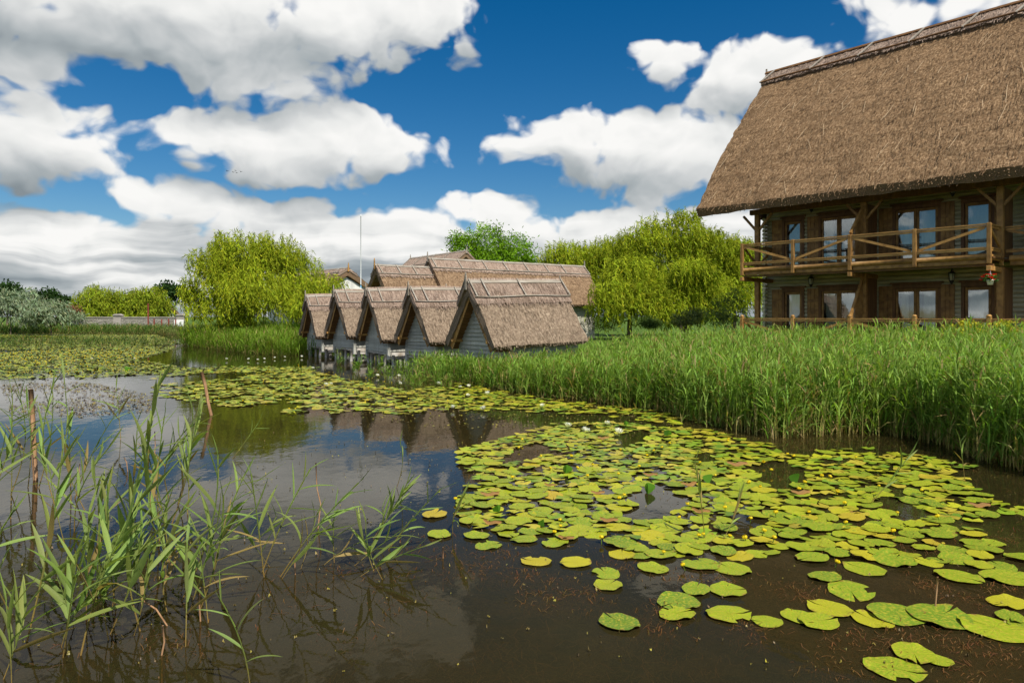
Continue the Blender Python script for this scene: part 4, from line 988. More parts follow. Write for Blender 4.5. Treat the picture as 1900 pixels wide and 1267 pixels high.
def lobe(b, px, py, rxp, ryp, dy=0.0, deep=.85):
    """crown lobe from its place and size in photo pixels at the tree's distance"""
    Y = b[1]+dy; c = P(px, py, Y); s_ = Y/F
    return (c[0]-b[0], dy, c[2]-b[2], rxp*s_, rxp*s_*deep, ryp*s_)
b = base(462, 52)
willow(b, [lobe(b, 455, 487, 68, 58), lobe(b, 515, 482, 58, 52, .8), lobe(b, 405, 515, 52, 60, -.6), lobe(b, 470, 545, 85, 55, -1.6), lobe(b, 550, 525, 42, 50, -.2), lobe(b, 372, 555, 34, 42, .4), lobe(b, 555, 568, 42, 34, -1.8), lobe(b, 420, 575, 60, 30, -2.0), lobe(b, 410, 452, 28, 22, .5)], 2300,
       'big round weeping willow on the bank, left of the boathouses', leaf=(.30, .05), drop=(1.0, 2.7), floor=.1)
b = base(603, 47)
willow(b, [lobe(b, 600, 540, 36, 30), lobe(b, 575, 560, 34, 36, -.5), lobe(b, 628, 560, 18, 18, .3)], 420, 'low willow between the big weeping willow and the farthest boathouse', leaf=(.26, .05), drop=(.7, 1.7), floor=.1, th=1.0)
G_ = 'willows between the long house and the lodge'
for px, Y, lob, n, lab in (
    (1075, 66, [(1075, 482, 62, 40), (1035, 490, 36, 34), (1115, 480, 52, 46), (1110, 530, 50, 50), (1150, 470, 40, 36)], 1300, 'paler willow showing over the right end of the long thatched roof'),
    (1265, 60, [(1262, 440, 62, 46), (1205, 450, 58, 46), (1165, 480, 44, 44), (1310, 460, 56, 44), (1262, 505, 95, 60), (1180, 500, 42, 44), (1345, 500, 48, 54), (1275, 405, 26, 18)], 2400, 'tallest weeping willow, rising highest between the long house and the lodge'),
    (1168, 51, [(1165, 515, 50, 38), (1150, 560, 52, 42), (1195, 550, 36, 44)], 900, 'round weeping willow in front, beside the end of the long house'),
    (1272, 50, [(1270, 540, 62, 50), (1235, 570, 44, 34), (1310, 565, 46, 42), (1290, 500, 40, 30)], 1100, 'weeping willow in front of the tallest one, hanging down to the reeds'),
    (1362, 57, [(1360, 470, 42, 40), (1395, 500, 42, 48), (1370, 545, 56, 48)], 900, 'willow half hidden by the corner of the lodge balcony')):
    b = base(px, Y); willow(b, [lobe(b, *q, dy=random.uniform(-1, 1)) for q in lob], n, lab, colr=(.255, .315, .018), leaf=(.32, .052), drop=(.9, 2.6), group=G_, floor=.3)
b = base(905, 84)
leaf_tree(b, [lobe(b, 905, 455, 42, 34), lobe(b, 862, 470, 28, 38), lobe(b, 955, 470, 36, 30), lobe(b, 915, 490, 60, 30), lobe(b, 843, 452, 14, 20), lobe(b, 985, 488, 18, 16)], 15000, 'bright green round tree rising behind the long thatched roof', (.15, .285, .012), .34, asp=.36, trunk_h=7, r=.35, clump=.40)
FW = 'willows behind the stone wall'
for px, Y, lob, n, lab in (
    (178, 103, [(178, 556, 32, 32), (155, 574, 24, 24), (205, 568, 30, 30), (180, 582, 44, 18)], 1200, 'leftmost bushy willow behind the stone wall'),
    (240, 104, [(236, 562, 26, 24), (250, 575, 30, 20), (228, 578, 26, 18)], 700, 'smallest willow behind the stone wall, between two larger ones'),
    (282, 103, [(280, 554, 30, 30), (262, 568, 28, 24), (298, 572, 22, 18), (280, 582, 36, 16)], 1100, 'willow behind the stone wall partly covering the white walled house')):
    b = base(px, Y); willow(b, [lobe(b, *q) for q in lob], n, lab, colr=(.225, .285, .02), leaf=(.5, .1), drop=(.8, 2.2), per=.28, group=FW, floor=.5, th=1.5)
DK = 'dark trees on the far skyline'
for px, Y, lob, lab in ((88, 130, [(86, 552, 22, 14), (94, 560, 18, 10)], 'dark tree on the skyline just right of the silvery shrubs'), (118, 140, [(118, 559, 10, 7), (122, 566, 14, 8)], 'little dark tree on the skyline, right of a larger dark one'),
                        (312, 128, [(310, 538, 20, 12), (330, 545, 18, 14)], 'dark tree showing behind the far willows beside the big weeping willow'), (14, 120, [(18, 545, 22, 16)], 'dark tree behind the silvery shrubs at the edge of the pond')):
    b = base(px, Y); leaf_tree(b, [lobe(b, *q) for q in lob], 1500, lab, (.028, .062, .014), .55, group=DK, trunk_h=3, r=.2)
b = base(20, 82)
SG = 'silvery shrubs on the far bank'
willow(b, [lobe(b, 20, 562, 46, 32), lobe(b, -10, 575, 40, 34), lobe(b, 45, 585, 36, 24)], 800, 'tall silver green shrub at the far end of the bank, beside a lower one', colr=(.20, .26, .155), leaf=(.42, .10), drop=(.3, 1.0), per=.16, name='silvery_shrub', group=SG, floor=.2, th=1.0, wind=.5, up=(-.4, 1))
b = base(95, 78)
willow(b, [lobe(b, 88, 578, 42, 24), lobe(b, 120, 590, 30, 14), lobe(b, 60, 592, 34, 14)], 650, 'low spreading silver green shrub left of the stone wall', colr=(.215, .275, .165), leaf=(.42, .10), drop=(.3, .9), per=.16, name='silvery_shrub', group=SG, floor=.2, th=1.0, wind=.6, up=(-.4, 1))
for px, Y, lob, cl_, lab in ((120, 96, [(118, 574, 20, 9), (135, 580, 14, 9)], (.17, .085, .05), 'reddish brown shrub behind the silvery shrubs'), (222, 104, [(238, 580, 16, 9), (262, 578, 14, 8)], (.20, .17, .10), 'pale dry shrub in front of the far willows')):
    b = base(px, Y); leaf_tree(b, [lobe(b, *q) for q in lob], 900, lab, cl_, .3, name='shrub', cat='shrub', trunk_h=.6, r=.06)
for px, Y, lob, cl_, lab in ((1345, 36, [(1345, 575, 22, 30), (1362, 552, 16, 22), (1330, 590, 22, 16), (1375, 585, 14, 16)], (.15, .20, .055), 'feathery tamarisk bush left of the lodge corner'),
                             (1290, 38, [(1288, 588, 20, 16), (1262, 596, 16, 10)], (.16, .19, .06), 'low feathery bush with pinkish plumes in front of the willows'),
                             (1205, 44, [(1205, 600, 18, 10)], (.06, .10, .02), 'small dark bush under the willows'),
                             (1110, 54, [(1105, 598, 24, 14), (1135, 600, 20, 12)], (.035, .05, .016), 'dark hedge beyond the end of the long house')):
    b = base(px, Y); o = leaf_tree(b, [lobe(b, *q) for q in lob], 2200, lab, cl_, .13, name='shrub', cat='shrub', trunk_h=.7, r=.03, asp=.3, clump=.3)
# pink plumes and bare twigs of the tamarisk
b = base(1350, 36); mb = MB()
# far wall
def far_wall():
    Y = 98; x0, x1 = (143-CX)/F*Y, (342-CX)/F*Y; zt = H-.05
    root = empty('stone_wall', (x0, Y, 0)); tag(root, 'long low grey stone wall with pale coping in front of the far willows', 'wall')
    L = x1-x0; mb = MB()
    n = 60; 
    for k in range(n):                                        # rubble face: stones standing out of the wall
        pass
    mb.box((0, 0, .1), (L, .35, zt-.18)); 
    for _ in range(420):
        x = random.uniform(.1, L-.5); z = random.uniform(.2, zt-.5); w = random.uniform(.2, .5); h = random.uniform(.1, .22); mb.bbox((x, -random.uniform(.02, .06), z), (x+w, .02, z+h), .03)
    mb.build('masonry', M['stone'], root)
    mb = MB()
    for k in range(int(L/.9)): mb.bbox((k*.9+.01, -.10, zt-.175+random.uniform(-.01, .01)), (k*.9+.89, .45, zt-.03), .02)
    mb.build('coping', M['coping'], root)
    for px in (140, 218, 335):
        x = (px-CX)/F*Y-x0; MB().bbox((x-.55, -.12, .1), (x+.55, .48, zt+.16)).build('pillar', M['coping'], root); MB().prism([(x-.7, zt+.162), (x+.7, zt+.162), (x+.25, zt+.42), (x-.25, zt+.42)], 1, -.25, .6).build('pillar_cap', M['coping'], root)
far_wall()
RF = 'rusty red posts before the stone wall'
for px, zt in ((275, 4.0), (286, 1.85), (300, 1.8), (313, 1.85), (326, 1.8)):
    p = base(px, 95); o = MB().bbox((-.07, -.07, -.3), (.07, .07, zt-p[2])).build('fence_post', M['red_paint'], None, p)
    tag(o, 'tall rusty red post standing higher than the stone wall' if zt > 3 else 'short rusty red post in front of the stone wall', 'post', None if zt > 3 else RF)
p = base(332, 95.5); o = MB().bbox((-.65, -.03, .1), (.65, .03, 1.3)).build('white_board', M['white_plastic'], None, p); tag(o, 'blank white board leaning by the rusty posts at the end of the stone wall', 'board')

# ------------------------------------------------------------------ reeds in the mass
def inside(x, y, poly):
    c = np.zeros(len(x), bool); j = len(poly)-1
    for i in range(len(poly)):
        xi, yi = poly[i]; xj, yj = poly[j]
        c ^= ((yi > y) != (yj > y)) & (x < (xj-xi)*(y-yi)/(yj-yi+1e-12)+xi); j = i
    return c
def scatter(poly, n):
    P_ = np.array(poly); lo, hi = P_.min(0), P_.max(0); out = np.zeros((0, 2))
    while len(out) < n:
        q = rng.uniform(lo, hi, (n*2, 2)); out = np.concatenate([out, q[inside(q[:, 0], q[:, 1], poly)]])
    return out[:n]
def reeds(v, xy, h, k=8, leaf=(.34, .026), colr=(.19, .30, .048), wind=.2, stalk=(.52, .39, .15), zb=None, bare=.16, sw=.011, droop=.5, base_green=False):
    n = len(xy); z0 = np.minimum(ground_z(xy[:, 0], xy[:, 1]), 0)*.25 if zb is None else zb
    z0 = np.where(ground_z(xy[:, 0], xy[:, 1]) > 0, ground_z(xy[:, 0], xy[:, 1]), z0)
    b_ = np.stack([xy[:, 0], xy[:, 1], z0-.05], 1); lean = rng.normal(0, .085, (n, 2))*h[:, None]; lean[:, 0] += wind*.35*h
    t = np.array([0, .3, .65, 1.0]); st = b_[:, None, :]+np.stack([lean[:, None, 0]*t**1.8, lean[:, None, 1]*t**1.8, np.tile(t, (n, 1))*h[:, None]], 2)
    a = rng.uniform(0, 6.28, n); sd = np.stack([np.cos(a)*.6+.6, np.sin(a)*.5, 0*a], 1); sd = unit(sd)
    cl = jit(n, colr, .22, .06); ss = jit(n, stalk, .25, .05)
    C = np.stack([ss, ss*.6+cl*.4, cl, cl*1.05], 1)
    v.ribbons(st, sd, np.tile([sw*1.1, sw, sw*.8, sw*.3], (n, 1)), C)
    N_ = n*k; i = np.repeat(np.arange(n), k); tt = (bare+(1-bare)*(np.tile(np.arange(k), n)+rng.uniform(0, 1, N_))/k)
    at = b_[i]+np.stack([lean[i, 0]*tt**1.8, lean[i, 1]*tt**1.8, tt*h[i]], 1)
    az = rng.uniform(0, 6.28, N_); dx = np.cos(az)+wind*1.8; dy = np.sin(az); dd = unit(np.stack([dx, dy, 0*dx], 1))
    up0 = rng.uniform(.22, .85, N_); up1 = up0+rng.uniform(.15, droop+.5, N_); L = leaf[0]*rng.uniform(.55, 1.2, N_)*(.7+.5*np.sin(np.pi*np.clip(tt, 0, 1)))
    def dirv(th): return dd*np.sin(th)[:, None]+np.array([0, 0, 1.0])*np.cos(th)[:, None]
    p1 = at+dirv(up0)*(L*.5)[:, None]; p2 = p1+dirv(up1)*(L*.5)[:, None]
    s_ = unit(np.stack([-dd[:, 1], dd[:, 0], rng.normal(0, .45, N_)], 1)); w = leaf[1]*rng.uniform(.7, 1.25, N_)
    lc = cl[i]*rng.uniform(.75, 1.3, (N_, 1)); dead = rng.uniform(0, 1, n) < .07; dry = dead[i] | (rng.uniform(0, 1, N_) < .06) | ((tt < bare+.1) & (rng.uniform(0, 1, N_) < .5)); lc[dry] = jit(int(dry.sum()), (.30, .23, .09), .25)
    v.ribbons(np.stack([at, p1, p2], 1), s_, np.stack([w*.55, w, w*.08], 1), lc)
front = [G(820, 702), G(900, 717), G(1000, 735), G(1150, 752), G(1240, 765), G(1310, 786), G(1440, 812), G(1560, 804), G(1650, 806), G(1760, 826), G(1830, 855), G(1900, 872), G(2010, 905)]
front = [tuple(p[:2]) for p in front]
v = Veg()
def keep(xy, hutgap=True):
    """leave out the boathouse footprints and the lodge"""
    m = np.ones(len(xy), bool)
    for (hx, hy, da, _) in HUTS:
        rx, ry = xy[:, 0]-hx, xy[:, 1]-hy; u = rx*RX[0]+ry*RX[1]; w_ = -rx*RX[1]+ry*RX[0]
        m &= ~((u > .25) & (u < HUT_L+.3) & (abs(w_) < 1.5))
    u = (xy-D0)@NN; s_ = (xy-D0)@DD
    m &= ~((u > -.35) & (s_ > -.6))
    return m
def rh(xy):
    px = CX+xy[:, 0]/xy[:, 1]*F; top = np.interp(px, [800, 1000, 1090, 1200, 1380, 1600, 1900], [1.0, 1.15, 1.42, 1.56, 1.80, 1.93, 2.02])
    return (top-np.clip(ground_z(xy[:, 0], xy[:, 1]), 0, 1))*rng.beta(4, 1.6, len(xy))*1.06*np.where(rng.uniform(0, 1, len(xy)) < .04, 1.12, 1)*(1+.05*np.sin(xy[:, 0]*2.3+xy[:, 1]))
# dense rim along the water, then the body of the bed behind
fr = np.array(front); seg = np.linalg.norm(np.diff(fr, axis=0), axis=1); cum = np.concatenate([[0], np.cumsum(seg)])
n = 4300; t_ = rng.uniform(0, cum[-1], n); q = np.stack([np.interp(t_, cum, fr[:, 0]), np.interp(t_, cum, fr[:, 1])], 1)
off = rng.gamma(1.3, .75, n)-.12; q = q+off[:, None]*np.array([.38, .92]); q += rng.normal(0, .12, (n, 2)); q = q[keep(q)]
reeds(v, q, rh(q)*np.clip(.66+.35*np.interp(rng.uniform(0, 1, len(q)), [0, .15, 1], [0, .8, 1]), 0, 1.1), 9)
bedp = front+[(9.2, 5.5), (13.5, 9), (15.6, 21.2), (9.9, 27.9), (6.5, 29.5), (3.4, 27.2), (-.2, 22.4)]
q = scatter(bedp, 9000); q = q[keep(q)]
reeds(v, q, rh(q), 9)
q = scatter([(-2.6, 24.6), (-.9, 22.0), (1.6, 23.2), (2.8, 24.2), (2.6, 22.5), (.6, 20), (-1.5, 22.6)], 800); q = q[keep(q)]
reeds(v, q, rng.uniform(.6, 1.3, len(q)), 9)
q = scatter([(-4.0, 26.3), (-2.6, 24.4), (-1.9, 24.9), (-1.2, 26.6), (-2.6, 27)], 420); q = q[keep(q)]; reeds(v, q, rng.uniform(.6, 1.1, len(q)), 9)
o = v.build('reed_bed', M['reed']); tag(o, 'dense green reed bed growing from the water in front of the lodge', 'reeds', kind='stuff')
# bank of sedge before the big willow, and the far strips
v = Veg()
pl = [tuple(G(*p)[:2]) for p in ((330, 640), (420, 652), (520, 660), (592, 658), (600, 640))]+[(-9.3, 43), (-14, 49.5), (-21, 55), (-27, 60)]
q = scatter(pl, 5200); q = q[keep(q)]; reeds(v, q, rng.uniform(.8, 1.5, len(q)), 6, (.62, .032), (.15, .245, .022), .1, (.19, .20, .05), bare=.05, droop=.15)
q = scatter([(-11.5, 38.2), (-10.6, 37.0), (-9.9, 38), (-8.6, 40.6), (-11.2, 41)], 260); q = q[keep(q)]; reeds(v, q, rng.uniform(.8, 1.3, len(q)), 6, (.55, .032), (.085, .165, .022), .1, (.19, .20, .05), bare=.05, droop=.2)
o = v.build('sedge_bank', M['reed']); tag(o, 'tall green sedge on the bank below the big weeping willow', 'sedge', kind='stuff')
v = Veg()
q = scatter([(-78, 84), (-44, 84), (-34, 80), (-30, 72), (-26, 68), (-31, 82), (-44, 93), (-80, 93)], 6500)
c1 = rng.uniform(0, 1, len(q)) < .5; pal = q[:, 0] > -44
reeds(v, q[~pal], rng.uniform(.7, 1.35, (~pal).sum()), 4, (.6, .05), (.10, .17, .03), .08, (.25, .2, .09), bare=.1, droop=.1, sw=.02)
reeds(v, q[pal], rng.uniform(.5, 1.05, pal.sum()), 4, (.5, .05), (.15, .19, .05), .08, (.36, .28, .15), bare=.1, droop=.1, sw=.02)
q = scatter([(-46, 52), (-30, 46), (-24, 52), (-34, 62), (-46, 64)], 900); reeds(v, q, rng.uniform(.3, .9, len(q)), 4, (.4, .035), (.075, .12, .025), .08, (.15, .15, .05), bare=.05, droop=.2, sw=.015)
o = v.build('far_reeds', M['reed']); tag(o, 'strips of green and straw coloured reeds along the far bank', 'reeds', kind='stuff')
# sparse reeds standing out of the water under the boathouses
v = Veg()
pts = np.array([G(px+rng.uniform(-6, 6), py)[:2] for px, py in [(630, 676), (660, 690), (690, 700), (705, 692), (720, 704), (748, 706), (760, 712), (775, 702), (790, 708), (806, 705), (735, 697), (812, 712), (770, 716), (830, 716)] for _ in range(9)])
q = pts[keep(pts)]; reeds(v, q, rng.uniform(.3, .95, len(q)), 7, (.32, .024), bare=.15)
o = v.build('sparse_reeds', M['reed']); tag(o, 'thin scattered reeds in the shallows by the boathouse stilts', 'reeds', kind='stuff')
# lawn grass and flowering bush by the fence
b = w2(8.6, -1.2, .4)
o = leaf_tree(tuple(b), [(0, 0, 1.35, .5, .4, .3), (.9, -.7, 1.4, .55, .4, .3), (-.3, .2, 1.3, .3, .3, .3)], 1300, 'yellow leaved bush poking above the reeds before the terrace fence', (.42, .40, .03), .09, name='shrub', cat='shrub', trunk_h=.8, r=.02, asp=.6, clump=.25)

# ------------------------------------------------------------------ water lilies
def pad_mesh(seed, detail=30, ring=3):
    r = np.random.default_rng(seed); mb = MB(); gap = r.uniform(.03, .12); asp = r.uniform(.80, .95)
    vs = [(0, 0, 0)]; ph = r.uniform(0, 6.28, 4); n = detail
    # the notch runs in from the rim to the stalk
    for k in range(1, ring+1):
        f = k/ring
        for i in range(n+1):
            an = gap*f+(2*math.pi-2*gap*f)*i/n
            wob = 1+.025*math.sin(3*an+ph[0])+.02*math.sin(7*an+ph[1])+r.uniform(-.012, .012)*(k == ring)
            rad = f*wob*(1 if 0 < i < n else 1.04)
            z = .018*math.sin(2*an+ph[2])*f*f+.012*math.sin(5*an+ph[3])*f**3+r.uniform(.0, .01)*f
            if k == ring and math.sin(2*an+ph[1]) > .8: z += .11*(math.sin(2*an+ph[1])-.8)*5*r.uniform(.6, 1)
            vs.append((rad*math.cos(an), rad*math.sin(an)*asp, z))
    fs = [(0, 1+i, 2+i) for i in range(n)]
    for k in range(1, ring):
        a = 1+(k-1)*(n+1); b_ = a+n+1; fs += [(a+i, b_+i, b_+i+1, a+i+1) for i in range(n)]
    if seed % 4 == 1:                                          # a bite out of some pads
        c0 = r.integers(4, n-6); a = 1+(ring-1)*(n+1); drop_ = {(a-(n+1)+i) for i in range(c0, c0+3)}
        fs = [f for f in fs if not (len(f) == 4 and f[0] in drop_)]
    me = bpy.data.meshes.new('lily_pad'); me.from_pydata(vs, [], fs); me.polygons.foreach_set('use_smooth', np.ones(len(fs), bool)); me.materials.append(M['pad']); me.update(); return me
PADS = [pad_mesh(s) for s in range(14)]
def place_pad(px, py, wpx, label, group, rot=None, tilt=None, z=None):
    p = G(px, py); o = bpy.data.objects.new('lily_pad', random.choice(PADS)); col.objects.link(o)
    s_ = wpx/2*p[1]/F; o.scale = (s_, s_, s_*1.0)
    o.location = (p[0], p[1], random.uniform(.006, .022) if z is None else z)
    o.rotation_euler = ((random.gauss(0, .02), random.gauss(0, .02)) if tilt is None else tilt)+(random.uniform(0, 6.28) if rot is None else rot,)
    return tag(o, label, 'lily pad', group)
LOOSE = [(1150, 1157, 78, 'single bright lily pad at the left tip of the loose front pads'), (1259, 1118, 80, 'bright oval lily pad just above a half sunk pad'), (1256, 1141, 70, 'half sunk lily pad touching the brown weeds, below a bright oval one'),
 (1352, 1141, 82, 'oval lily pad in open water left of a torn yellow pad'), (1350, 1097, 66, 'narrow lily pad right of a ragged curled pad'), (1291, 1096, 60, 'ragged lily pad with a curled torn tip'), (1540, 1131, 80, 'heart shaped lily pad overlapping two mottled yellow pads'),
 (1482, 1146, 66, 'mottled yellow lily pad tucked left of the spotted one'), (1519, 1156, 72, 'brown spotted yellow lily pad under the heart shaped one'), (1423, 1154, 56, 'torn yellow lily pad hanging its tip in the water'), (1618, 1151, 78, 'slim green lily pad left of the long row of three'),
 (1664, 1142, 100, 'yellowish lily pad first in a row of three'), (1744, 1146, 112, 'broad lily pad in the middle of a row of three'), (1846, 1168, 122, 'widest lily pad, last in a row of three'), (1869, 1119, 70, 'lily pad above a stack of two at the picture edge'), (1874, 1147, 56, 'middle lily pad of a stack at the picture edge'), (1893, 1160, 46, 'lowest lily pad of a stack at the picture edge'),
 (1660, 1242, 104, 'largest lily pad at the bottom, overlapped by a smaller one'), (1695, 1215, 84, 'green lily pad overlapping the largest bottom pad'), (1741, 1228, 50, 'small darker lily pad beside the bottom pair'), (1777, 1071, 80, 'lily pad with deep notches beside the stalk loop'), (1870, 1074, 90, 'mottled lily pad right of the deeply notched one'),
 (1530, 1072, 58, 'rounded lily pad touching a larger speckled one'), (1578, 1097, 94, 'speckled lily pad with brown flecks, below a rounded one'), (1605, 1056, 74, 'lily pad folded along its notch in the upper row'), (1660, 1040, 86, 'lily pad with a bitten rim near the dark weeds'),
 (806, 956, 54, 'small lily pad beside the leaning reeds, upper of two'), (815, 993, 52, 'small lily pad beside the leaning reeds, lower of two'), (868, 922, 44, 'little lily pad at the left rim of the raft'), (906, 1013, 52, 'yellow frilled lily pad at the left rim of the raft'), (884, 996, 50, 'lily pad above the yellow frilled one'), (880, 967, 60, 'green lily pad left of a curled brown leaf'),
 (1129, 1087, 56, 'shining round lily pad lowest below the raft'), (1124, 1064, 60, 'lily pad just above the shining round one'), (1211, 1055, 62, 'lily pad alone right of the raft\'s front tip'), (1068, 1046, 58, 'notched lily pad at the front tip of the raft'), (995, 1042, 58, 'lily pad at the front left corner of the raft'), (1300, 1048, 72, 'left one of two joined lily pads before the raft'), (1358, 1056, 72, 'right one of two joined lily pads before the raft'),
 (1030, 1008, 56, 'pale green lily pad with an upturned rim'), (1075, 985, 66, 'yellowish lily pad behind the raft\'s front tip')]
for px, py, w_, lab in LOOSE: place_pad(px, py, w_, lab, 'loose lily pads around the raft')
raft = [(850, 838), (985, 800), (1040, 786), (1130, 783), (1210, 792), (1310, 797), (1390, 818), (1470, 832), (1600, 832), (1690, 842), (1780, 860), (1850, 880), (1930, 905), (1970, 960), (1960, 1080), (1860, 1062), (1760, 1050), (1640, 1040), (1480, 1038), (1300, 1030), (1200, 1035), (1060, 1030), (960, 1000), (880, 985), (858, 940), (885, 895), (862, 862)]
rw = [tuple(G(*p)[:2]) for p in raft]
cand = scatter(rw, 7500)
taken = [(*G(px, py)[:2], w_/2*G(px, py)[1]/F) for px, py, w_, _ in LOOSE]; chosen = []
T_ = np.array(taken)
hole = lambda x, y: math.sin(x*2.1+.6)*math.sin(y*1.3+x*.4)+.5*math.sin(x*4.3-y*2.2)
for x, y in cand:
    r_ = random.uniform(.095, .17); px_ = CX+x/y*F; py_ = YH+H*F/y
    dens = .95 if px_ < 1480 else .74
    if py_ > 1000 and px_ > 1400: dens = .45
    if py_ < 845 and px_ > 1300: dens = .30
    if py_ < 830: dens = min(dens, .7)
    if hole(x, y) > (.64 if px_ < 1450 else .48): continue
    if random.random() > dens: continue
    d = np.hypot(T_[:, 0]-x, T_[:, 1]-y)
    if np.any(d < (T_[:, 2]+r_)*.60): continue
    T_ = np.concatenate([T_, [[x, y, r_]]]); chosen.append((x, y, r_, r_/y))
chosen.sort(key=lambda c: -c[3])
NEAR = chosen[:300-len(LOOSE)]; REST = chosen[300-len(LOOSE):]
for x, y, r_, _ in NEAR:
    o = bpy.data.objects.new('lily_pad', random.choice(PADS)); col.objects.link(o); o.scale = (r_, r_, r_)
    o.location = (x, y, random.uniform(.004, .03)); o.rotation_euler = (random.gauss(0, .05), random.gauss(0, .05), random.uniform(0, 6.28))
    tag(o, 'round yellow green lily pad lying among many others in the dense near raft', 'lily pad', 'lily pads of the dense near raft')
def far_pads(v, xy, rad, palette, tilt=.06, zr=(.004, .02)):
    n = len(xy); K = 10; a = np.linspace(.22, 2*math.pi-.22, K)[None, :]+rng.uniform(0, 6.28, (n, 1))
    rr = rad[:, None]*(1+rng.normal(0, .05, (n, K))); tx = rng.normal(0, tilt, (n, 1)); ty = rng.normal(0, tilt, (n, 1))
    X, Y = rr*np.cos(a), rr*np.sin(a)*.9; Z = rng.uniform(*zr, (n, 1))+tx*X+ty*Y+np.abs(rng.normal(0, .012, (n, K)))
    cx, cy = xy[:, :1], xy[:, 1:]
    ctr = np.stack([cx[:, 0], cy[:, 0], Z.mean(1)], 1)[:, None, :]
    V = np.concatenate([ctr, np.stack([X+cx, Y+cy, Z], 2)], 1)
    b_ = np.arange(n)[:, None, None]*(K+1); k = np.arange(0, K-1, 2)[None, :, None]
    kk = np.arange(0, K-2, 2)
    quads = np.array([[0, 1+q, 2+q, 3+q] for q in kk])
    quads = np.concatenate([quads, [[0, K-1, K, K]]]) if False else quads
    Q = b_+quads[None]
    pal = np.array(palette); cl = pal[rng.integers(0, len(pal), n)]*rng.uniform(.75, 1.25, (n, 1))
    v.raw(V, Q, np.repeat(cl[:, None, :], K+1, 1))
PAL = [(.15, .23, .014), (.23, .29, .014), (.30, .31, .016), (.12, .21, .02), (.33, .28, .03)]
PALF = [(.125, .20, .025), (.165, .235, .025), (.21, .24, .03), (.09, .17, .025), (.20, .20, .04), (.12, .16, .03)]
v = Veg()
if REST: q = np.array(REST); far_pads(v, q[:, :2], q[:, 2], PAL, .04)
def img_scatter(poly, n, warp=0):
    return scatter([tuple(G(*p)[:2]) for p in poly], n)
def thin(q, f, cut):
    m = np.array([f(x, y) for x, y in q]) < cut; return q[m]
h2 = lambda x, y: math.sin(x*.55+1.3)*math.sin(y*.42+x*.2)+.5*math.sin(x*1.3-y*.7+2)
h3 = lambda x, y: math.sin(x*.23+.4)*math.sin(y*.16+x*.05)+.5*math.sin(x*.5-y*.33)
q = thin(img_scatter([(285, 700), (420, 680), (560, 683), (640, 702), (740, 724), (850, 748), (815, 768), (700, 768), (520, 768), (400, 752), (285, 735)], 1500), h2, .72); far_pads(v, q, rng.uniform(.09, .17, len(q)), PAL, .05)
q = thin(img_scatter([(-20, 620), (290, 621), (335, 638), (310, 652), (255, 668), (330, 680), (600, 682), (560, 688), (330, 692), (150, 702), (-20, 705)], 25000), h3, .62); far_pads(v, q, rng.uniform(.05, .12, len(q)), PALF, .13, (.0, .04))
q = img_scatter([(760, 724), (800, 718), (860, 722), (1010, 748), (1180, 762), (1310, 796), (1150, 775), (1000, 765), (860, 764), (760, 735)], 260); far_pads(v, q, rng.uniform(.09, .16, len(q)), PAL, .03)
q = img_scatter([(840, 708), (1000, 738), (1240, 766), (1320, 790), (1180, 772), (980, 760), (850, 730)], 220); far_pads(v, q, rng.uniform(.09, .15, len(q)), PAL, .03)
o = v.build('lily_pads', M['pads']); tag(o, 'carpet of lily pads spreading over the middle and far pond', 'lily pads', kind='stuff')
# upright folded pads and curled dry leaves
def folded(px, py, h, label, colr=(.10, .24, .02)):
    p = G(px, py); v = Veg(); K = 7; t = np.linspace(0, 1, K); s_ = h*p[1]/F
    for sg in (-1, 1):
        Pt = np.stack([.12*s_*np.sin(t*2), 0*t, t*s_], 1)[None]; side = np.array([[sg*.55, .8, 0]]); W = (s_*.95*np.sin(np.pi*np.clip(t*.86+.1, 0, 1)))[None]
        Pt = Pt+side[:, None, :]*W[..., None]*.5
        v.ribbons(Pt, side, W, np.array([colr]))
    o = v.build('folded_lily_leaf', M['reed'], None, (p[0], p[1], .0)); o.rotation_euler = (0, random.uniform(-.3, .4), random.uniform(-.6, .6)); tag(o, label, 'lily leaf')
for px, py, h, lab in ((1202, 916, 20, 'young cone shaped lily leaf standing upright left of the reed shoot'), (1235, 810, 14, 'small upright lily leaf at the far edge of the raft'), (1010, 977, 14, 'folded green lily leaf lifted beside a curled brown one'), (1048, 880, 18, 'broad lily leaf tilted up among the raft'), (1478, 898, 20, 'upright rounded lily leaf in the right half of the raft'),
                      (1316, 897, 18, 'thin rolled lily leaf standing like a candle'), (925, 953, 16, 'rolled lily leaf standing near the left rim of the raft'), (660, 678, 9, 'tiny upright lily leaf in front of the boathouses'), (232, 690, 10, 'dark upright lily leaf in the far carpet of pads'), (1160, 790, 9, 'far upright lily leaf behind white flowers')):
    folded(px, py, h, lab)
def curled(px, py, w_, label):
    p = G(px, py); s_ = w_*p[1]/F; v = Veg(); K = 9; t = np.linspace(-1, 1, K); r = np.random.default_rng(int(px))
    Pt = np.stack([t*s_*.5, .10*s_*t*t+.03*s_*np.sin(4*t+r.uniform(0, 6)), .05*s_+.08*s_*np.abs(t)+.03*s_*np.sin(5*t)], 1)
    for ang, wd in ((.2, .22), (1.1, .16), (2.2, .10)):
        S = np.tile(np.array([[0, math.cos(ang), math.sin(ang)]]), (1, 1)); W = (wd*s_*(1-.7*t**2)*(1+.2*np.sin(t*9)))[None]
        v.ribbons((Pt+np.array([0, .05*ang*s_, .04*ang*s_]))[None], S, W, np.clip(np.array([[.36, .20, .07]])*(1.2-.25*ang), 0, 1))
    o = v.build('curled_dry_leaf', M['reed'], None, (p[0], p[1], .02)); o.rotation_euler = (0, 0, r.uniform(-.5, .5)); tag(o, label, 'dry leaf', 'curled dry leaves on the raft')
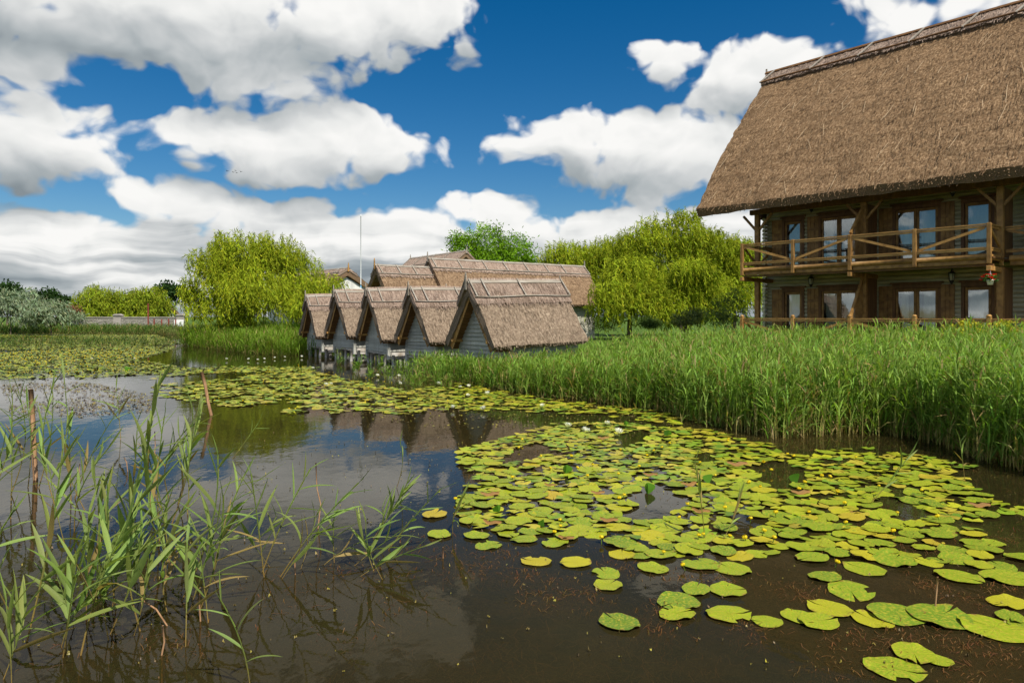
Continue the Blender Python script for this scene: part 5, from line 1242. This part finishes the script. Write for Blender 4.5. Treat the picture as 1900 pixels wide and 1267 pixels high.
for px, py, w_, lab in ((910, 924, 36, 'flat tan dry leaf curled at the left rim of the raft'), (912, 977, 36, 'orange edged dry leaf like a smile near a green pad'), (1110, 920, 26, 'crumpled dry leaf left of the upright cone leaf'), (1020, 905, 22, 'dark cupped dry leaf in the left of the raft'), (1130, 972, 34, 'brown shell like dry leaf in the middle of the raft'), (1207, 886, 26, 'crumpled dry leaf above the upright cone leaf'),
                      (1050, 1005, 30, 'thin brown dry leaf edge behind the front tip'), (1282, 905, 36, 'long dry leaf near the candle like rolled leaf'), (1370, 868, 40, 'curled dry leaf by the far reeds of the raft'), (1488, 921, 38, 'pinkish dry leaf below the upright rounded leaf'), (1300, 955, 34, 'dry leaf at the foot of the tall reed shoot'), (1820, 945, 40, 'tan dry leaf far to the right of the raft'), (1120, 817, 22, 'small dry leaf at the far edge of the raft'), (1585, 955, 14, 'tiny dry leaf scrap right of the raft centre')):
    curled(px, py, w_, lab)

# flowers
def white_flower_mesh():
    v = Veg()
    for ring, (n, tilt, L) in enumerate(((9, .95, .075), (8, .62, .07), (6, .3, .055))):
        a = np.linspace(0, 6.28, n, endpoint=False)+ring*.3; d = np.stack([np.cos(a)*math.sin(tilt), np.sin(a)*math.sin(tilt), np.full(n, math.cos(tilt))], 1); s_ = np.stack([-np.sin(a), np.cos(a), 0*a], 1)
        p0 = np.tile([0, 0, .015], (n, 1)); v.ribbons(np.stack([p0, p0+d*L*.5+(0, 0, -.004), p0+d*L+(0, 0, .012)], 1), s_, np.tile([.012, .030, .006], (n, 1)), np.tile([.80, .80, .76], (n, 1)))
    a = rng.uniform(0, 6.28, 14); d = np.stack([np.cos(a)*.5, np.sin(a)*.5, 1+0*a], 1); v.ribbons(np.stack([np.tile([0, 0, .02], (14, 1)), d*.03, d*.042], 1), unit(np.cross(d, [0, 1, .1])), np.tile([.006, .007, .004], (14, 1)), np.tile([.75, .52, .03], (14, 1)))
    return v.build('water_lily', M['petal'])
wf = white_flower_mesh(); first = True
WF = [(1053, 797), (1085, 803), (1091, 806), (1127, 792), (1147, 809), (840, 761), (898, 764), (868, 738), (1022, 735), (1007, 758), (855, 722), (870, 720), (905, 735), (1120, 743), (1141, 744), (1222, 745), (1230, 753), (604, 718), (614, 716), (671, 674), (741, 701), (420, 669), (250, 668), (170, 668), (462, 669), (478, 670), (490, 668), (510, 666), (528, 665), (580, 686), (640, 668), (742, 716), (1085, 742), (700, 700), (813, 716), (560, 664)]
labs = {(1053, 797): 'white water lily leftmost of the cluster at the far edge of the raft', (1085, 803): 'white water lily, upper of a touching pair at the far edge of the raft', (1091, 806): 'white water lily, lower of a touching pair at the far edge of the raft', (1127, 792): 'white water lily rising behind its neighbours at the far edge of the raft', (1147, 809): 'white water lily rightmost of the cluster at the far edge of the raft',
        (840, 761): 'white water lily over the reflected roofs, left of a yellow pad', (898, 764): 'white water lily over the reflected roofs, right of a yellow pad', (604, 718): 'large white water lily in the middle patch of pads, left of its twin', (614, 716): 'white water lily twin in the middle patch of pads'}
for px, py in WF:
    o = wf if first else wf.copy()
    if not first: col.objects.link(o)
    first = False; p = G(px, py); o.location = (p[0], p[1], .03); k = random.uniform(1.0, 1.4)*(1.0 if p[1] < 20 else .95); o.scale = (k, k, k); o.rotation_euler = (random.gauss(0, .2), random.gauss(0, .2), random.uniform(0, 6))
    near = (px, py) in labs
    tag(o, labs.get((px, py), 'small white water lily far out on the pond before the boathouses and bank'), 'water lily', 'white water lilies by the near raft' if near else 'far white water lilies')
def yellow_flower():
    v = Veg(); n = 6; a = np.linspace(0, 6.28, n, endpoint=False); d = np.stack([np.cos(a), np.sin(a), 0*a], 1); s_ = np.stack([-np.sin(a), np.cos(a), 0*a], 1); zz = np.array([0, 0, 1.0])
    c = np.array([0, 0, .055]); v.ribbons(np.stack([np.tile(c, (n, 1)), c+d*.022+zz*.006, c+d*.026+zz*.024, c+d*.014+zz*.036], 1), s_, np.tile([.008, .026, .028, .012], (n, 1)), np.tile([.72, .55, .012], (n, 1)))
    v.ribbons(np.stack([c[None]+(0, 0, .018), c[None]+(0, 0, .026)], 1), np.array([[1., 0, 0]]), np.array([[.026, .02]]), np.array([[.5, .42, .02]]))
    o = v.build('yellow_pond_lily', M['petal'])
    st = MB().tube([(0.01, 0, -.15), (0, 0, 0), (0, 0, .055)], .005, 5); s = Veg(); s.raw(np.array(st.v), np.array([f for f in st.f if len(f) == 4]), np.tile([.14, .22, .03], (len(st.v), 1))); s.build('stalk', M['reed'], o)
    return o
yf = yellow_flower()
YF = [(845, 929), (1156, 925), (1150, 930), (1040, 972), (1038, 980), (1028, 993), (1116, 1006), (1230, 1031), (1147, 885), (1200, 846), (1214, 840), (1230, 832), (1241, 826), (1068, 873), (1090, 888), (950, 892), (971, 820), (964, 833), (1263, 963), (1278, 938), (1346, 950), (1305, 998), (1296, 1000), (1352, 997), (1393, 900), (1460, 845), (1475, 850), (1349, 820), (1352, 818), (1415, 860), (1430, 878), (1490, 900), (1483, 913), (1550, 919), (1567, 940), (1573, 973), (1665, 955), (1744, 966), (1660, 992), (1549, 1049), (1434, 1008), (1415, 991), (1392, 966), (1500, 956), (1440, 959), (1587, 852), (1524, 886), (1535, 888), (1410, 905), (1060, 850), (1020, 870), (1150, 835), (1300, 860), (1330, 885), (1100, 865), (1385, 1003), (1271, 1055), (1710, 915), (1630, 905), (1185, 870), (1005, 850)]
def put(o, x, y, z, s_, lab, grp):
    o.location = (x, y, z); o.scale = (s_, s_, s_); o.rotation_euler = (random.gauss(0, .2), random.gauss(0, .2), random.uniform(0, 6)); tag(o, lab, 'flower', grp)
for i, (px, py) in enumerate(YF):
    o = yf if i == 0 else copy_tree(yf); p = G(px, py+3); put(o, p[0], p[1], random.uniform(-.01, .02), random.uniform(.65, .95), 'yellow pond lily bud on a short stalk among the pads of the near raft', 'yellow pond lilies of the near raft')
q2 = thin(img_scatter([(0, 640), (290, 630), (320, 645), (255, 668), (330, 688), (0, 700)], 900), h3, .5); q2 = q2[np.argsort(q2[:, 1])]
q3 = thin(img_scatter([(290, 705), (420, 682), (560, 678), (735, 712), (845, 745), (815, 766), (520, 766), (400, 750)], 130), h2, .72)
fl = q3.tolist()+q2.tolist()
bud = Veg(); a = np.linspace(0, 6.28, 5, endpoint=False); d = np.stack([np.cos(a), np.sin(a), 0*a], 1); s_ = np.stack([-np.sin(a), np.cos(a), 0*a], 1)
bud.ribbons(np.stack([d*.012+(0, 0, .03), d*.034+(0, 0, .05), d*.012+(0, 0, .085)], 1), s_, np.tile([.02, .045, .02], (5, 1)), np.tile([.70, .52, .015], (5, 1))); far1 = bud.build('yellow_pond_lily', M['petal']); ff = True
for x, y in fl[:190]:
    o = far1 if ff else far1.copy()
    if not ff: col.objects.link(o)
    ff = False; put(o, x, y, random.uniform(0, .06), random.uniform(.32, .6), 'tiny yellow pond lily dotting the far carpet of pads', 'yellow pond lilies of the far carpet')
v = Veg()
for x, y in fl[190:520]:
    c = np.array([x, y, random.uniform(.03, .1)]); v.ribbons(np.stack([c+d*.012, c+d*.022+(0, 0, .015), c+d*.008+(0, 0, .035)], 1), s_, np.tile([.012, .03, .012], (5, 1)), np.tile([.70, .52, .015], (5, 1)))
o = v.build('far_yellow_flowers', M['petal']); tag(o, 'sprinkling of tiny yellow flowers in the farthest pads', 'flowers', kind='stuff')

# ------------------------------------------------------------------ weeds under and on the surface
def weeds(v, ctr, spread, n, L, z, colr, w=.006):
    K = 5; c = np.asarray(ctr)[rng.integers(0, len(ctr), n)]; p = c+rng.normal(0, 1, (n, 2))*spread; az = rng.normal(.1, 1.1, n)+np.pi*(rng.uniform(0, 1, n) < .5)
    ln = L*rng.uniform(.4, 1.2, n); t = np.linspace(0, 1, K)[None]; bend = rng.normal(0, 1.3, (n, 1))
    th = az[:, None]+bend*t; x = p[:, :1]+np.cumsum(np.cos(th), 1)/K*ln[:, None]; y = p[:, 1:]+np.cumsum(np.sin(th), 1)/K*ln[:, None]
    zz = rng.uniform(*z, (n, 1))+rng.normal(0, .012, (n, K)); Pt = np.stack([x, y, zz], 2); S = np.stack([-np.sin(th), np.cos(th), 0*th], 2)
    v.ribbons(Pt, S, np.tile([w, w, w, w*.8, w*.5], (n, 1)), jit(n, colr, .35, .1))
v = Veg(); wc = np.array([G(px, py)[:2] for px, py in [(1030, 1075), (960, 1065), (1090, 1105), (1010, 1110), (1210, 1165), (1330, 1075), (1450, 1090), (1500, 1100), (1560, 1185), (1640, 1195), (1700, 1175), (1780, 1195), (1840, 1210), (1720, 1085), (1800, 1110), (1870, 1095), (1600, 1010), (1680, 1015), (1760, 990), (1850, 1000), (1230, 1130), (1260, 1070), (1150, 1050), (1790, 1250), (1560, 1240), (880, 1060), (930, 1030), (1395, 1165)]])
weeds(v, wc, .10, 7000, .16, (-.07, .004), (.17, .085, .03), .005)
wc2 = np.array([G(px, py)[:2] for px, py in [(300, 1060), (350, 1110), (250, 1120), (420, 1080), (560, 1080), (620, 1075), (700, 1060), (740, 1080), (200, 1060), (640, 1045), (780, 1020), (820, 1045), (850, 1030), (300, 1180), (350, 1200), (150, 1200), (880, 900), (900, 880), (980, 860), (800, 1000), (520, 1110), (660, 1170), (760, 1120)]])
weeds(v, wc2, .16, 3200, .18, (-.09, .003), (.16, .08, .03), .005)
wc3 = np.array([G(px, py)[:2] for px, py in [(880, 1190), (930, 1210), (980, 1180), (1010, 1220), (840, 1225), (1060, 1240), (1180, 1220), (1250, 1235), (1320, 1215), (640, 1230), (700, 1200)]]); weeds(v, wc3, .12, 260, .22, (-.12, -.03), (.16, .09, .035), .005)
rwc = scatter(rw, 160); weeds(v, rwc, .25, 9000, .2, (-.06, .003), (.15, .085, .028), .005)
edge = np.array([[np.interp(s, cum, fr_x), np.interp(s, cum, fr_y)] for s in np.linspace(4, cum[-1], 60) for fr_x, fr_y in [(np.array(front)[:, 0], np.array(front)[:, 1])]])-np.array([.2, .7]); weeds(v, edge, .35, 6500, .15, (-.03, .004), (.11, .085, .022), .006)
o = v.build('waterweed', M['reed']); tag(o, 'tangles of brown waterweed drifting at the surface', 'waterweed', kind='stuff')
v = Veg(); q = img_scatter([(0, 715), (90, 705), (180, 712), (290, 735), (280, 765), (150, 775), (20, 768)], 2500); q = q[np.array([math.sin(x*1.1)*math.sin(y*.8+x*.3)+random.gauss(0, .6) for x, y in q]) < .35]
far_pads(v, q, rng.uniform(.012, .04, len(q)), [(.09, .055, .045), (.12, .08, .055), (.07, .055, .045), (.13, .09, .065)], .05, (.002, .008))
q = img_scatter([(640, 690), (860, 700), (1290, 790), (1300, 800), (1020, 790), (840, 800), (620, 768)], 1500); far_pads(v, q, rng.uniform(.008, .03, len(q)), [(.10, .07, .04), (.12, .12, .03)], .05, (.002, .006))
q = rng.uniform([-4.5, 4.2], [4, 14], (900, 2)); far_pads(v, q, rng.uniform(.003, .012, len(q)), [(.16, .11, .06), (.2, .17, .05), (.1, .07, .04)], .05, (.002, .006))
o = v.build('floating_debris', M['pads']); tag(o, 'scum of tiny reddish plant bits floating on the water', 'debris', kind='stuff')

# ------------------------------------------------------------------ foreground reeds, one plant at a time
def reed_plant(bx, by, tx, ty, label, nl=9, group=None, leafL=.34, seed=0, start=.3, bend=None, dyaw=None):
    """one reed: foot and tip given in photo pixels, rising from the water at its own distance"""
    r = np.random.default_rng(seed+5); b_ = G(bx, by) if by < 1267 else G(bx, by)
    Y = b_[1]+(r.normal(0, .12) if dyaw is None else dyaw); tip = P(tx, ty, Y); d = tip-b_; h = np.linalg.norm(d)
    root = empty('reed_plant', tuple(b_)); tag(root, label, 'reed', group)
    bow = (r.normal(0, .06) if bend is None else bend)*h
    K = 9; t = np.linspace(0, .93, K); pts = d[None]*t[:, None]+np.stack([bow*np.sin(np.pi*t), 0*t, .0*t], 1)
    rad = (.0052*(1-.6*t))*min(1.25, max(.6, h)); rad[-1] *= .5
    mb = MB(); pp = [(0+pts[0][0]-d[0]*.05, pts[0][1], -.25)]+[tuple(p) for p in pts]; mb.tube(pp, [rad[0]]+list(rad), 7)
    for q in t[1:-1]:                                           # nodes of the stalk
        i = int(round(q/.93*(K-1))); mb.tube([pts[i]-d*.004, pts[i], pts[i]+d*.004], [rad[i], rad[i]*1.25, rad[i]], 7)
    s = Veg(); V = np.array(mb.v); hz = np.clip(V[:, 2]/max(d[2], .05), 0, 1)[:, None]; tan = np.array([.36, .235, .075])*r.uniform(.75, 1.15); grn = np.array([.135, .20, .05])
    C = tan*(1-np.clip(hz*1.9, 0, 1))+grn*np.clip(hz*1.9, 0, 1)
    s.raw(V, np.array([f for f in mb.f if len(f) == 4]), C); s.build('stem', M['reed'], root, smooth=True)
    v = Veg(); yaw0 = r.uniform(0, 6.28)
    for k in range(nl):
        f = start+(.97-start)*(k+.3*r.uniform(0, 1))/nl; i = min(K-2, int(f/.93*(K-1))); fr_ = f/.93*(K-1)-i; at = pts[i]*(1-fr_)+pts[i+1]*fr_
        tan_ = unit((pts[i+1]-pts[i])[None])[0]; az = yaw0+k*math.pi+r.normal(0, .5)
        a = unit(np.cross(tan_, [.1, 1, .05])[None])[0]; b2 = np.cross(tan_, a)
        out = a*math.cos(az)+b2*math.sin(az)*.55
        L = leafL*r.uniform(.65, 1.15)*(.6+.55*math.sin(math.pi*min(1, .15+f*.9))); lp = np.zeros((8, 3)); p = at.copy(); ang = r.uniform(.45, 1.2)*(1 if f < .82 else .40); dro = r.uniform(-.015, .055)*(1.3 if f < .75 else .6)*r.choice([1, 1, 1, 1, 2.0])
        tw = r.normal(0, .3)
        for q in range(8):
            lp[q] = p; dr = tan_*math.cos(ang)+out*math.sin(ang)+np.array([.14, 0, -.03*q*max(dro, 0)*6]); dr /= np.linalg.norm(dr); p = p+dr*L/7; ang += dro
        sd0 = unit(np.cross(out, tan_)[None])[0]; dirs_ = unit(np.gradient(lp, axis=0)); S = unit(np.cross(dirs_, np.cross(sd0, dirs_)+0)*-1) if False else unit(np.tile(sd0, (8, 1))+tw*np.cross(dirs_, sd0))
        U = unit(np.cross(S, dirs_)); U = U*np.sign((U@tan_)[:, None]+1e-6)
        wmax = .032*L/.34*r.uniform(.8, 1.15); q_ = np.linspace(0, 1, 8); W = wmax*np.interp(q_, [0, .12, .32, .6, .85, 1], [.38, .78, 1, .85, .42, .03])
        cl = np.array([.215, .285, .075])*r.uniform(.75, 1.25)*(1+r.normal(0, .06, 3))
        if f < start+.15 and r.uniform() < .35: cl = np.array([.34, .25, .09])*r.uniform(.7, 1.1)
        v.fold(lp[None], S[None], U[None], W[None], cl[None])
        sh = unit(np.cross(tan_, [0, 1, .2])[None]); v.ribbons(np.stack([at[None]-tan_*.07, at[None]-tan_*.02, at[None]+tan_*.01], 1), sh, np.array([[.011, .013, .012]])*min(1, h), (cl*np.array([1.2, 1.1, .9]))[None])
    v.build('foliage', M['reed'], root, smooth=True)
    return root
RP = [(260, 1170, 256, 880, 'upright reed with a fan of broad leaves in the middle of the near clump', 11, .40), (303, 1051, 303, 682, 'tallest reed of the near clump, its tip standing above the far pads', 10, .42), (337, 1115, 403, 815, 'reed leaning right with one long pointed tip leaf, beside the tallest', 9, .38),
 (150, 1215, 285, 885, 'long reed leaning right across the near clump from a yellow foot', 11, .42), (50, 1190, 120, 805, 'reed with two tall tip blades in the left of the near clump', 10, .42), (466, 1290, 390, 1080, 'bent reed leaning left out of the bottom of the water', 5, .30), (22, 1275, 8, 1090, 'broad leaved reed shoot in the bottom corner', 5, .34),
 (22, 1140, 38, 930, 'reed with drooping leaves at the very edge above the corner shoot', 9, .36), (160, 1140, 165, 930, 'thin reed between two larger ones in the left of the clump', 8, .34), (52, 905, 47, 730, 'reed beside the weathered stake, left of it', 10, .36), (72, 905, 98, 712, 'reed arching right of the weathered stake with a dark tip leaf', 7, .34),
 (224, 815, 214, 705, 'far lone reed with a few level leaves left of the leaning dead branch', 6, .5), (330, 935, 374, 730, 'reed behind the tallest one, leaning to the dead branch', 8, .40), (432, 850, 486, 775, 'small reed standing alone in the reflection of the willow', 5, .30), (490, 1070, 462, 852, 'reed leaning left with a long blade, right of the near clump', 7, .36),
 (487, 1060, 586, 852, 'reed leaning right with forked tip leaves, right of the near clump', 8, .34), (520, 1070, 690, 872, 'long low reed sweeping right over the open water', 7, .34), (692, 1000, 760, 888, 'reed tuft of many thin leaves left of the small pads', 12, .34), (736, 905, 737, 800, 'very thin straight reed shoot rising over the roof reflections', 3, .22),
 (840, 990, 862, 915, 'short reed between the two small pads and the raft', 6, .26), (1308, 1000, 1286, 838, 'tall thin reed shoot standing in the middle of the raft', 6, .28), (1340, 1005, 1376, 900, 'thin reed shoot beside the tall one in the raft', 7, .24), (1612, 937, 1698, 828, 'reed leaning right in the right half of the raft', 6, .26), (1790, 893, 1778, 800, 'thin reed standing before the reed bed, bent at its foot', 6, .22),
 (395, 1060, 462, 862, 'reed with drooping ribbon leaves between clump and open water', 8, .36), (120, 1010, 90, 850, 'leafy reed behind the left of the clump', 9, .36), (215, 1130, 200, 900, 'reed with level leaves left of the fan leaved one', 10, .38)]
for i, (bx, by, tx, ty, lab, nl, ll) in enumerate(RP): reed_plant(bx, by, tx, ty, lab, nl, 'reeds standing in the near water', ll, i*3, start=.28)
r = np.random.default_rng(77)
for i in range(33):
    bx = r.uniform(-30, 400) if i < 28 else r.uniform(-30, 200); by = (r.uniform(930, 1230)-(abs(bx-180)*.15)) if i < 28 else r.uniform(1060, 1262); hh = r.uniform(110, 260) if i < 28 else r.uniform(120, 220)
    reed_plant(bx, by, bx+r.normal(28, 40), by-hh, 'young green reed of the tangled clump in the near left water', int(r.integers(7, 12)), 'young reeds of the tangled clump', .38, 100+i, start=.25)
for i in range(12):
    bx = r.uniform(420, 760); by = r.uniform(1010, 1080); reed_plant(bx, by, bx+r.normal(40, 50), by-r.uniform(60, 130), 'short reed of the thin row right of the near clump', int(r.integers(4, 7)), 'short reeds right of the clump', .28, 200+i, start=.25)
def dry_stem(pts_px, by, rad, label, mat_='stake', name='dry_reed_stem', cat='dry stem', group=None):
    Y = G(100, by)[1]; pts = [P(x, y, Y) for x, y in pts_px]; o_ = pts[0].copy(); o_[2] = 0
    n = len(pts); mb = MB(); mb.tube([pts[0]-o_-(0, 0, .3)]+[p-o_ for p in pts], rad if not np.isscalar(rad) else rad, 8); o = mb.build(name, M[mat_], None, tuple(o_)); return tag(o, label, cat, group)
dry_stem([(66, 890), (64, 850), (61, 780), (57, 722)], 890, [.030, .030, .031, .030, .031], 'upright weathered wooden stake with a cut top at the left', name='wooden_stake', cat='stake')
dry_stem([(392, 770), (386, 745), (381, 715), (374, 690)], 770, [.035, .034, .032, .034, .04], 'reddish dead branch leaning left before the middle pads', name='dead_branch', cat='branch')
for k, (p, by, lab) in enumerate((([(590, 980), (595, 935), (588, 905), (586, 858)], 980, 'bent dry reed stalk with a kink right of the clump'), ([(300, 1215), (305, 1190), (302, 1160)], 1215, 'short broken dry stalk at the foot of the clump'), ([(372, 1152), (370, 1120), (371, 1090)], 1152, 'thin dry stalk under the leaning reeds'), ([(146, 890), (147, 870), (148, 860)], 890, 'small dry stub near the weathered stake'), ([(237, 875), (235, 858), (230, 848)], 875, 'dry reed stub with a bent top, left of the tall reed'),
                                 ([(275, 865), (276, 830), (276, 805)], 865, 'tan dry stalk behind the near clump'), ([(286, 860), (288, 825), (287, 800)], 860, 'second tan dry stalk behind the near clump'), ([(548, 1065), (547, 1045), (546, 1030)], 1065, 'orange dry stub in the thin row of reeds'), ([(310, 1160), (290, 1130), (262, 1112)], 1160, 'dry stalk broken over toward the left'), ([(845, 1010), (820, 1025), (790, 1038)], 1010, 'brown stalk lying over the water by the small pads'), ([(822, 1035), (822, 1015)], 1035, 'tiny dark stub left of the raft'), ([(1735, 1128), (1738, 1095), (1740, 1070)], 1128, 'pale looped lily stalk standing by the notched pad'))):
    dry_stem(p, by, .006 if k not in (9,) else .008, lab)

# ------------------------------------------------------------------ birds
def bird(px, py, s_, rz, label):
    p = P(px, py, 130); mb = MB(); n = 8
    mb.tube([(-.5, 0, 0), (-.3, 0, .02), (0, 0, .03), (.3, 0, .03), (.48, 0, .05), (.6, 0, .03)], [.02, .07, .11, .09, .06, .01], 8)
    for sg in (-1, 1):
        mb.add([(.2, sg*.06, .06), (-.18, sg*.06, .06), (-.1, sg*.5, .26), (.14, sg*.5, .27), (-.22, sg*1.05, .2), (-.05, sg*1.0, .22),
                (.2, sg*.06, .03), (-.18, sg*.06, .04), (-.1, sg*.5, .24), (.14, sg*.5, .24), (-.22, sg*1.05, .19), (-.05, sg*1.0, .2)],
               [(0, 1, 2, 3), (3, 2, 4, 5), (6, 9, 8, 7), (9, 11, 10, 8), (0, 3, 9, 6), (3, 5, 11, 9), (1, 7, 8, 2), (2, 8, 10, 4), (5, 4, 10, 11)])
    mb.add([(-.45, -.02, .01), (-.45, .02, .01), (-.78, .1, 0), (-.78, -.1, 0), (-.45, 0, -.01)], [(0, 1, 2, 3), (4, 3, 2), (4, 0, 3), (4, 2, 1)])
    o = mb.build('bird', M['black'], None, tuple(p)); o.scale = (s_,)*3; o.rotation_euler = (0, 0, rz); tag(o, label, 'bird', 'birds flying in the sky')
for px, py, s_, rz, lab in ((422, 318, .45, 2.8, 'dark bird flying first on the left of the small flock'), (433, 320, .4, 2.6, 'dark bird second in the small flock'), (437, 317, .33, 3.0, 'highest smallest bird of the flock'), (439, 321, .35, 2.9, 'dark bird low in the middle of the flock'), (447, 319, .4, 2.7, 'dark bird last on the right of the small flock')): bird(px, py, s_, rz, lab)
